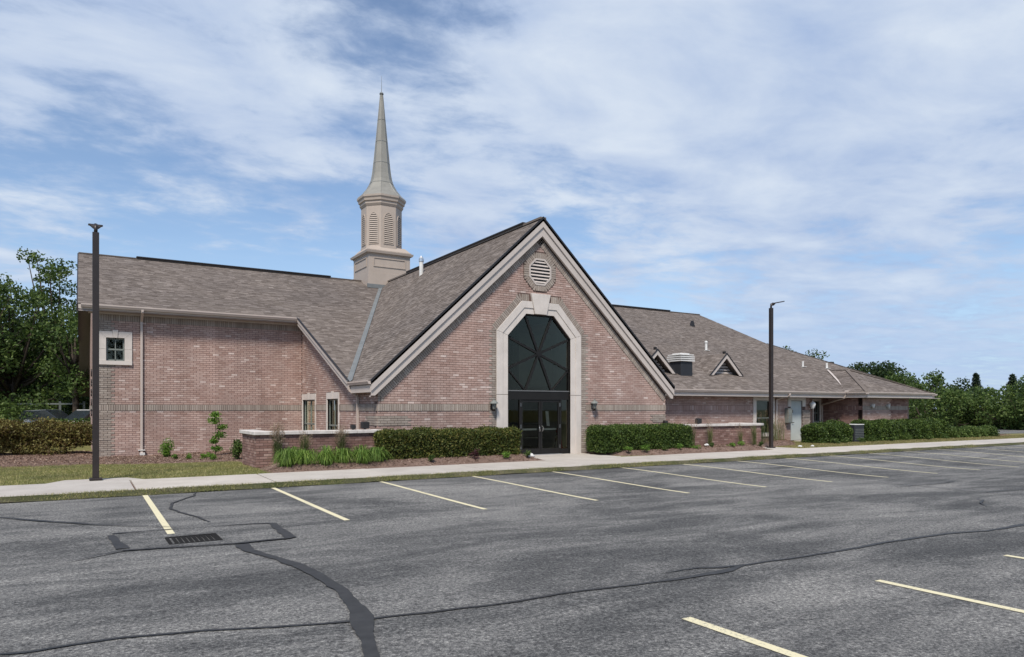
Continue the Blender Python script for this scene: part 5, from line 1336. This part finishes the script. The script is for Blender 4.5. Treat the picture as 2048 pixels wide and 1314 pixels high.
# ================================================================== LIGHT POLES
def light_pole(x, y, label, h=6.10, head='front'):
    t_ = empty('light_pole', (x, y, -.01), label, 'light pole', 'dark bronze parking lot lights')
    m = MB(); m.box(x-.072, x+.072, y-.072, y+.072, 0, h); m.build('pole', M_BRONZE, t_, bevel=.006)
    m = MB(); m.prism([(x-.14, y-.14, -.012), (x+.14, y-.14, -.012), (x+.14, y+.14, -.012), (x-.14, y+.14, -.012)], (0, 0, .05)); m.build('base_cover', M_BRONZE, t_, bevel=.01)
    m = MB(); m.tube([(x, y, h), (x, y, h+.10), (x, y-.02, h+.15), (x, y-.12, h+.20)], [.042, .042, .05, .06], 8); m.build('arm', M_BRONZE, t_, smooth=True)
    m = MB(); m.prism([(x-.15, y-.16, h+.21), (x+.15, y-.16, h+.21), (x+.05, y-.13, h+.11), (x-.05, y-.13, h+.11)], (0, .10, 0))
    m.prism([(x-.16, y-.14, h+.20), (x+.16, y-.14, h+.20), (x+.16, y-.66, h+.30), (x-.16, y-.66, h+.30)], (0, 0, .04)); m.build('lamp_head', M_BRONZE, t_, bevel=.012)
    m = MB(); m.prism([(x-.12, y-.24, h+.212), (x+.12, y-.24, h+.212), (x+.12, y-.62, h+.285), (x-.12, y-.62, h+.285)], (0, 0, -.004)); m.build('lens', M_BOXG, t_)
    m = MB(); m.tube([(x, y-.073, h-.10), (x, y-.080, h-.10)], .018, 8); m.build('bolt', M_SILVER, t_)
    return t_
p1 = light_pole(.30, 20.08, 'dark bronze square light pole in front of the left wing window')
def copy_tree(o, parent=None):
    c = o.copy(); COL.objects.link(c)
    if parent is not None:
        inv = o.matrix_parent_inverse.copy(); c.parent = parent; c.matrix_parent_inverse = inv
    for ch in list(o.children): copy_tree(ch, c)
    return c
bpy.context.view_layer.update()
p2 = copy_tree(p1); p2.location = (26.45, 20.65, -.01); p2.rotation_euler = (0, 0, R(82)); p2.scale = (1, 1, 1.03); p1.rotation_euler = (0, 0, R(180))
p2['label'] = 'dark bronze light pole by the right wing, its flat head reaching right'

# ================================================================== THINGS AT THE BUILDING
ac = empty('air_conditioner', (35.5, 22.7, -.02), 'charcoal air conditioner unit between the two right hedges', 'air conditioner')
ax0, ay0 = 34.95, 22.0
WL[ac.name] = Vector((35.5, 22.7, -.02))
m = MB(); m.box(ax0, ax0+.85, ay0, ay0+.85, -.05, .88); m.build('cabinet', M_ACU, ac, bevel=.02)
m = MB(); m.box(ax0-.01, ax0+.86, ay0-.01, ay0+.86, .88, .92); m.build('top_panel', M_WHITE, ac, bevel=.01)
for k in range(7):
    m = MB(); m.box(ax0+.04, ax0+.81, ay0-.012, ay0-.001, .10+k*.09, .12+k*.09); m.build('grille_slat', M_BOXG, ac)
# figures behind the right sidelight
def deco(x, y, prof, mat, label, nm='ornament'):
    m = MB(); m.lathe((x, y, .01), prof, 14); o = m.build(nm, mat, smooth=True); tag(o, label, 'ornament', 'ornaments inside the entrance')
deco(15.98, 22.5, [(.10, 0), (.16, .12), (.15, .3), (.08, .42), (.05, .55), (.10, .62), (.02, .7)], M_CREAM, 'cream ornament standing behind the right sidelight')
deco(16.14, 22.66, [(.12, 0), (.17, .2), (.12, .55), (.06, .75), (.11, .84), (.10, .95), (.02, 1.0)], M_CLOTHR, 'red ornament behind the right sidelight, taller of the two')
m = MB(); m.prism([(15.20, YG+.04, 1.10), (15.34, YG+.04, 1.08), (15.28, YG+.04, 1.66), (15.14, YG+.04, 1.66)], (0, .004, 0)); o = m.build('paper_notice', M_PAPER); tag(o, 'narrow pale notice hanging inside the right entrance door', 'notice')
# guard rail far right
gr = empty('guard_rail', (66, 36, -.1), 'low grey guard rail below the trees at the far right', 'guard rail')
P = [at(1930, 66), at(1990, 64), at(2060, 62), at(2140, 60)]
for z in (.28, .52):
    m = MB(); m.tube([(p.x, p.y, z) for p in P], .055, 6); m.build('rail', M_FLASH, gr)
for i in range(7):
    q = P[0].lerp(P[3], i/6); m = MB(); m.box(q.x-.06, q.x+.06, q.y-.06, q.y+.06, -.3, .6); m.build('post', M_BARK, gr)
# fence and car behind the left shrubs
fn = empty('rail_fence', (at(-40, 43.5)), 'dark post and rail fence under the left trees', 'fence')
a, b = at(-120, 43.5), at(168, 43.5)
for z in (1.0, 2.05):
    m = MB(); m.bar((a.x, a.y, z), (b.x, b.y, z), .05, .09); m.build('rail', M_WFR, fn)
for i in range(7):
    q = a.lerp(b, i/6); m = MB(); m.box(q.x-.06, q.x+.06, q.y-.06, q.y+.06, -.2, 2.2); m.build('post', M_WFR, fn)
def car(c, ang, mat, label):
    t_ = empty('parked_car', c, label, 'car', 'cars parked behind the left trees')
    ca, sa = math.cos(ang), math.sin(ang)
    T = lambda x, y, z: (c.x+x*ca-y*sa, c.y+x*sa+y*ca, c.z+z*1.17)
    def prof(pts, w0, w1, nm, mt, par=t_):
        m = MB(); n = len(pts); b = len(m.v)
        for s_, ww in ((-1, w0), (1, w0)): m.v += [T(x, s_*(ww if z < 1.0 else w1), z) for x, z in pts]
        m.f.append(tuple(range(n))); m.f.append(tuple(range(2*n-1, n-1, -1))); m.m += [0, 0]
        for i in range(n): j = (i+1) % n; m.f.append((i, n+i, n+j, j)); m.m.append(0)
        return m.build(nm, mt, par, smooth=False, bevel=.03)
    prof([(-2.2, .35), (-2.25, .75), (-2.1, 1.0), (-1.3, 1.05), (.9, 1.03), (1.9, .9), (2.2, .7), (2.2, .35)], .88, .80, 'body', mat)
    prof([(-1.75, 1.0), (-1.2, 1.45), (.25, 1.50), (1.05, 1.02)], .80, .66, 'cabin', M_CARG)
    m = MB(); m.prism([T(-1.15, -.6, 1.46), T(.2, -.6, 1.51), T(.2, .6, 1.51), T(-1.15, .6, 1.46)], (0, 0, .03)); m.build('roof_panel', mat, t_)
    for x in (-1.4, 1.4):
        for s_ in (-.85, .85):
            m = MB(); p = Vector(T(x, s_, .33)); ax_ = Vector((-sa, ca, 0))*.1; m.tube([tuple(p-ax_), tuple(p+ax_)], .33, 16); wh = m.build('wheel', M_TYRE, t_)
            m = MB(); m.tube([tuple(p-ax_*1.08), tuple(p+ax_*1.08)], .19, 10); m.build('rim', M_SILVER, wh)
    for s_ in (-.6, .6): m = MB(); q = T(2.2, s_, .72); m.box(q[0]-.06, q[0]+.06, q[1]-.12, q[1]+.12, q[2]-.06, q[2]+.06); m.build('headlight', M_WHITE, t_)
car(at(100, 41, -.1), R(-35), M_CARP, 'silver car half hidden under the left trees')
car(at(176, 39, -.1), R(-140), M_WHITE, 'white car whose nose shows at the left wall of the church')

# ================================================================== PLANTING
hedge('hedge', 8.0, 13.08, 20.55, 21.6, .14, 1.03, M_HEDGO, 42000, .062, 'clipped bronze-green hedge left of the church entrance', 'clipped hedges beside the entrance')
hedge('hedge', 16.65, 21.45, 20.55, 21.62, .12, 1.05, M_HEDGE, 42000, .062, 'clipped dark green hedge right of the church entrance', 'clipped hedges beside the entrance')
hedge('hedge', 32.0, 34.8, 21.9, 23.3, -.05, .98, M_HEDGE, 16000, .085, 'short rounded yew hedge left of the air conditioner', 'dark hedges at the right wing', rnd_=.42, bumpy=.1)
hedge('hedge', 36.0, 44.4, 21.9, 23.2, -.05, 1.05, M_HEDGE, 30000, .09, 'long dark hedge along the right wing wall, right of the air conditioner', 'dark hedges at the right wing', rnd_=.40, bumpy=.09)
hedge('hedge', 44.7, 50.0, 21.7, 23.0, -.05, .52, M_LFY, 14000, .10, 'low spreading juniper at the far right end of the beds', 'dark hedges at the right wing', cat='shrub', rnd_=.3, bumpy=.12)
lab = ['reddish-green mounded shrub at the left edge of the photo', 'bronze mounded shrub, third from the church corner', 'bronze-green shrub, second from the church corner', 'reddish shrub touching the left church corner']
for k, (px, dd, r_, h_) in enumerate(((-30, 27.5, 1.5, 1.55), (28, 28, 1.4, 1.48), (85, 28.2, 1.35, 1.48), (133, 28.8, 1.2, 1.50))):
    p = at(px, dd); shrub('mounded_shrub', (p.x, p.y), r_, h_, M_BARB, 9000, .085, lab[k], 'reddish shrubs left of the church', stems=6)
for k, (px, dd) in enumerate(((-40, 33), (40, 34), (110, 35), (152, 36))):
    p = at(px, dd); shrub('green_shrub', (p.x, p.y), 1.5, 1.45, M_LF, 5000, .12, ['green shrub behind the reddish ones, %s' % s for s in ('at the photo edge', 'second from the edge', 'third from the edge', 'next to the church wall')][k], 'green shrubs behind the reddish row')
# court shrubs
shrub('rose_shrub', (2.75, 29.6), .34, .75, M_YOUNG, 1400, .06, 'small round green shrub at the foot of the left wing wall', stems=3)
t_ = empty('sapling', (4.32, 28.4, -.1), 'young sapling with three leafy tiers against the left wing wall', 'sapling')
P = []
for z, r_, dx in ((.35, .22, .05), (.62, .18, -.05), (.85, .30, .12), (1.15, .22, .22), (1.42, .30, -.05), (1.62, .22, .0)):
    d = rng.normal(size=(260, 3)); d /= np.linalg.norm(d, axis=1)[:, None]; P.append(np.array([4.32+dx, 28.4, -.1+z])+d*r_*(rng.uniform(.2, 1, 260)[:, None])*np.array([1, 1, .6]))
quads_mesh('crown', leaf_quads(np.concatenate(P), .075, .3), M_YOUNG, t_)
m = MB(); m.tube([(4.32, 28.4, -.15), (4.34, 28.4, .6), (4.30, 28.4, 1.5)], [.02, .014, .006], 6); m.tube([(4.33, 28.4, .7), (4.52, 28.4, 1.1)], .008, 4); m.build('trunk', M_BARK, t_)
shrub('leafy_shrub', (4.62, 25.6), .30, 1.15, M_LF, 1400, .07, 'green shrub peeping out left of the low wall end', stems=3)
pp = [(326, 902, 26.6), (372, 912, 26.2), (395, 915, 26.0), (445, 913, 25.8), (470, 915, 25.2)]
for k, (x, y) in enumerate([(2.9, 28.0), (3.35, 27.8), (3.75, 27.2), (4.05, 27.9), (3.9, 26.3)]):
    shrub('bed_plant', (x, y), .17, .25, M_YOUNG, 300, .05, ['tiny green bed plant below the round shrub', 'tiny bed plant right of the round shrub', 'low bed plant midway along the left wing bed', 'low bed plant under the sapling', 'small bed plant nearest the low wall end'][k], 'small plants in the left bed', stems=2)
# daylilies
nm = ['leftmost', 'second', 'third', 'fourth', 'fifth', 'rightmost']
for k, x in enumerate((4.95, 5.52, 6.08, 6.62, 7.18, 7.70)):
    blade_clump('daylily', (x, 20.30+(.12 if k % 2 else 0)), 250, .40+.08*(k == 0)+.05*(k % 2), .50, .022, M_LILY, '%s bright green daylily clump of the row before the low wall' % nm[k], 'daylilies before the low wall', z=.08, arch=1.7)
for k, x in enumerate((5.3, 6.3, 7.35)):
    blade_clump('daylily', (x, 20.85), 120, .46, .40, .022, M_LILY, ['back row daylily clump, left', 'back row daylily clump, middle', 'back row daylily clump, right'][k], 'daylilies before the low wall', z=.13, arch=1.6)
for k, (x, ph_, n_) in enumerate(((4.95, 1.15, 60), (5.75, .95, 22), (6.9, 1.1, 46))):
    blade_clump('feather_reed_grass', (x, 21.32), 260, .75, .26, .010, M_REED, ['tall feathery reed grass by the low wall corner', 'thin feathery reed grass midway along the left low wall', 'feathery reed grass right of centre before the left low wall'][k], 'reed grasses before the left low wall', arch=.0, plume=(n_, ph_), z=.12)
blade_clump('feather_reed_grass', (22.2, 21.35), 140, .7, .28, .010, M_REED, 'wispy reed grass right beside the right hedge', 'reed grasses before the right low wall', arch=0, plume=(18, 1.05), z=.15)
blade_clump('feather_reed_grass', (23.3, 21.35), 140, .7, .28, .010, M_REED, 'wispy reed grass before the right low wall, below the floodlight', 'reed grasses before the right low wall', arch=0, plume=(14, 1.1), z=.15)
blade_clump('feather_reed_grass', (25.2, 21.3), 90, .6, .28, .010, M_REED, 'thin reed grass before the right low wall, nearer its far end', 'reed grasses before the right low wall', arch=0, plume=(10, .95), z=.15)
for k, (x, y) in enumerate(((27.9, 22.3), (29.4, 22.9), (30.6, 23.4))):
    blade_clump('maiden_grass', (x, y), 75, 1.15, .75, .012, M_REED, ['tall loose grass clump just right of the right light pole', 'tall loose grass clump below the grey meter cabinet', 'tall loose grass clump before the service door'][k], 'tall grasses at the service door', arch=.2, plume=(8, 1.5), z=.1)
blade_clump('maiden_grass', (26.1, 22.0-.7), 80, .8, .3, .014, M_REED, 'green grass clump at the left foot of the right light pole', 'tall grasses at the service door', arch=.2, z=.12)
# little perennials before the hedges
LB = ['small perennial before the left hedge, %s' % s for s in ('leftmost', 'second', 'third', 'by the walk')]+['small perennial before the right hedge, %s' % s for s in ('nearest the walk', 'second', 'third', 'fourth', 'fifth')]+['small perennial before the right low wall, %s' % s for s in ('first', 'second', 'third', 'fourth')]
spots = [(9.4, 20.1), (11.0, 20.15), (12.2, 20.15), (13.0, 20.1), (17.7, 20.3), (18.5, 20.2), (19.5, 20.2), (20.4, 20.25), (21.3, 20.3), (22.6, 20.6), (23.6, 20.4), (24.5, 20.7), (25.3, 20.3)]
for k, (x, y) in enumerate(spots):
    pm = k == 1
    shrub('perennial', (x, y), .16+.05*(k % 3), .22+.06*(k % 2)+(.12 if pm else 0), M_PURP if pm else M_YOUNG if k % 3 else M_LF, 260, .05, 'dark purple-leaved perennial before the left hedge' if pm else LB[k], 'small perennials in the front beds', stems=2, z=.10)
for k, x in enumerate((32.4, 33.5, 34.7, 35.9, 37.4, 39.2, 41.2, 43.2)):
    shrub('low_perennial', (x, 21.45+(k % 2)*.1), .28, .28+.08*(k % 2), M_LF, 260, .07, '%s low plant in front of the right wing hedges' % ('first', 'second', 'third', 'fourth', 'fifth', 'sixth', 'seventh', 'eighth')[k], 'low plants in front of the right wing hedges', stems=2)
def rock(x, y, z, s, label):
    me = bpy.data.meshes.new('rock'); bm = bmesh.new(); bmesh.ops.create_icosphere(bm, subdivisions=2, radius=s)
    for v in bm.verts: v.co *= 1+rng.normal(0, .09); v.co.z *= .6
    bm.to_mesh(me); bm.free(); o = obj('rock', me, M_WHITE); o.location = (x, y, z); tag(o, label, 'rock', 'pale stones in the mulch')
rock(22.6, 20.9, .20, .10, 'white stone in the mulch before the right low wall'); rock(13.25, 20.25, .12, .13, 'pale stone at the right end of the left hedge bed')
rock(28.3, 20.5, .0, .10, 'flat pale stone right of the right light pole'); rock(29.0, 20.35, .0, .09, 'second flat pale stone right of the right light pole')

# ---- trees
def T(px, d, lobes, leaf, mat, label, grp, **k):
    b = at(px, d, -.3 if d < 70 else -.5); return tree(k.pop('name', 'broadleaf_tree'), (b.x, b.y, b.z), lobes, leaf, mat, label, grp, **k)
G1 = 'trees left of the church'
T(25, 44, [(0, 0, 7.2, 4.0, 3.2, 3.0), (-1.5, 0, 10.2, 2.0, 2, 1.6), (.5, 0, 4.0, 3.4, 2.6, 2.0)], .22, M_LFY, 'tall bright leafy tree at the left photo edge', G1, nclump=66, cr=.95, dens=250, trunk_r=.26)
T(112, 46, [(0, 0, 7.8, 2.0, 2.0, 2.6), (.4, 0, 10.2, 1.7, 1.6, 1.4), (-1.3, 0, 11.3, 1.0, 1, .7), (0, 0, 4.8, 2.4, 2.2, 1.8)], .20, M_LFY, 'open-crowned tree with sky showing through, left of the church gable', G1, nclump=52, cr=.66, dens=270, trunk_r=.24, trunk_h=4.5)
T(150, 43, [(0, 0, 5.6, 1.8, 2.4, 2.7)], .20, M_LF, 'mid green tree close against the left church wall', G1, nclump=30, cr=.85, dens=220)
T(-60, 42, [(0, 0, 6.0, 3.6, 3.0, 4.0)], .22, M_LF, 'dark leafy tree just outside the left photo edge', G1, nclump=34, cr=1.0, dens=160)
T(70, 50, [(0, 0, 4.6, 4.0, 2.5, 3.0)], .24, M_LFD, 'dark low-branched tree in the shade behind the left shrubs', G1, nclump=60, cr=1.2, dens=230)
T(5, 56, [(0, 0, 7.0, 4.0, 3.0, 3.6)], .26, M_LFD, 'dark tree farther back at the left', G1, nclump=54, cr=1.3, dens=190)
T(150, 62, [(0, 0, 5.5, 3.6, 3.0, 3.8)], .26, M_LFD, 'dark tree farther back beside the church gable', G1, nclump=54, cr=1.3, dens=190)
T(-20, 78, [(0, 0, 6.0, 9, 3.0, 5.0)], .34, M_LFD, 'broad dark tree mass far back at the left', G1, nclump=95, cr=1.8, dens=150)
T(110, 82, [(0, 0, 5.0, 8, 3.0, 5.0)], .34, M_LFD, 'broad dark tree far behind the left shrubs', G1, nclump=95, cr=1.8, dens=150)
for k, (px, d) in enumerate(((-40, 40), (48, 41))):
    T(px, d, [(0, 0, 1.5, 1.3, 1.2, 1.0)], .17, M_LF, '%s understory bush in the shade behind the rail fence' % ('leftmost', 'rightmost')[k], 'understory bushes at the left', nclump=22, cr=.9, dens=190, trunk_r=.07, trunk_h=1.4, name='understory_bush', cat='bush')
G2 = 'treetops behind the church roof'
T(1562, 72, [(0, 0, 7.2, 1.6, 1.5, 1.6)], .22, M_LF, 'treetop showing above the roof by the right light pole', G2, nclump=18, cr=.7, dens=170)
T(1628, 74, [(0, 0, 6.4, 1.6, 1.5, 1.5), (.4, 0, 8.0, .7, .7, .6)], .22, M_LF, 'treetop showing above the roof near the two vent pipes', G2, nclump=20, cr=.6, dens=190)
G3 = 'trees beyond the right end of the church'
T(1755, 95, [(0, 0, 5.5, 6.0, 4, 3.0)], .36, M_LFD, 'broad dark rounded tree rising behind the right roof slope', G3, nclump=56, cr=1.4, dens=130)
T(1812, 88, [(0, 0, 4.0, 2.6, 3, 2.4)], .32, M_LF, 'smaller mid green tree at the right flank of the broad dark one', G3, nclump=24, cr=1.1, dens=130)
T(1862, 78, [(0, 0, 4.2, 2.4, 2, 1.7), (-.6, 0, 5.5, .9, .9, .9)], .28, M_LF, 'gappy tree above the end of the eave', G3, nclump=24, cr=.75, dens=180)
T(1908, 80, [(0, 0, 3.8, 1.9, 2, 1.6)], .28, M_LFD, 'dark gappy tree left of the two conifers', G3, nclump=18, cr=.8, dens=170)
for k, (px, d, rx, rz, zc, mt, lb) in enumerate((
    (1850, 64, 2.8, 1.9, 1.9, M_LF, 'green bushy tree right behind the wing corner'), (1905, 62, 2.6, 1.9, 1.9, M_LFY, 'bright bushy tree above the juniper'),
    (1955, 63, 2.6, 1.8, 1.8, M_LF, 'bushy tree below the left conifer'), (2005, 60, 2.4, 1.7, 1.7, M_LFY, 'bushy tree below the gap between the conifers'),
    (2050, 58, 2.4, 2.1, 2.0, M_LFY, 'bushy tree at the right photo edge'), (1880, 70, 3.4, 2.3, 2.4, M_LFD, 'darker bushy tree in the second row over the eave end'), (1975, 72, 3.6, 2.2, 2.2, M_LF, 'darker bushy tree in the second row between the conifers'),
    (2060, 70, 3.4, 2.4, 2.4, M_LFD, 'darker bushy tree in the second row at the photo edge'), (2120, 60, 3.0, 2.1, 2.1, M_LF, 'bushy tree outside the right photo edge'))):
    T(px, d, [(0, 0, zc, rx, 2.2, rz)], .24, mt, lb, 'bushy trees along the far drive', nclump=26, cr=.85, dens=230, trunk_r=.1, trunk_h=.8)
def conifer(px, d, h, rb, label):
    b = at(px, d, -.5); t_ = empty('spruce_tree', (b.x, b.y, b.z), label, 'conifer', 'spruces on the right skyline')
    P = []
    for k in range(34):
        z = h*(.10+.88*k/34); r_ = rb*(1-z/h)**.85*rng.uniform(.75, 1.15)+.12
        for j in range(9):
            a = rng.uniform(0, 2*math.pi); s_ = np.linspace(.1, 1, 26)[:, None]
            L_ = r_*rng.uniform(.7, 1.1)
            pt = np.array([b.x, b.y, b.z+z])+np.array([[math.cos(a), math.sin(a), -.28]])*s_*L_+np.array([[0, 0, .18*L_]])*s_**2
            P.append(pt+rng.normal(0, .07, pt.shape))
    quads_mesh('crown', leaf_quads(np.concatenate(P), .26, .8, .5), M_CON, t_)
    m = MB(); m.tube([(b.x, b.y, b.z-.1), (b.x, b.y, b.z+h)], [.25, .02], 8); m.build('trunk', M_BARK, t_)
conifer(1952, 108, 8.0, 2.3, 'pointed spruce on the skyline, left of the two'); conifer(2025, 108, 7.8, 2.6, 'pointed spruce on the skyline at the right photo edge')
# trees across the lot behind the camera (seen only as reflections in the entrance glass)
for k, (x, y) in enumerate(((8, -40), (40, -38), (49, -46))):
    tree('broadleaf_tree', (x, y, 0), [(0, 0, 11, 5.0, 4, 6.5)], .5, M_LFD, ['tree across the lot behind the viewpoint, left', 'tree across the lot behind the viewpoint, middle', 'tree across the lot behind the viewpoint, right'][k], 'trees behind the viewpoint', nclump=40, cr=1.7, dens=45)
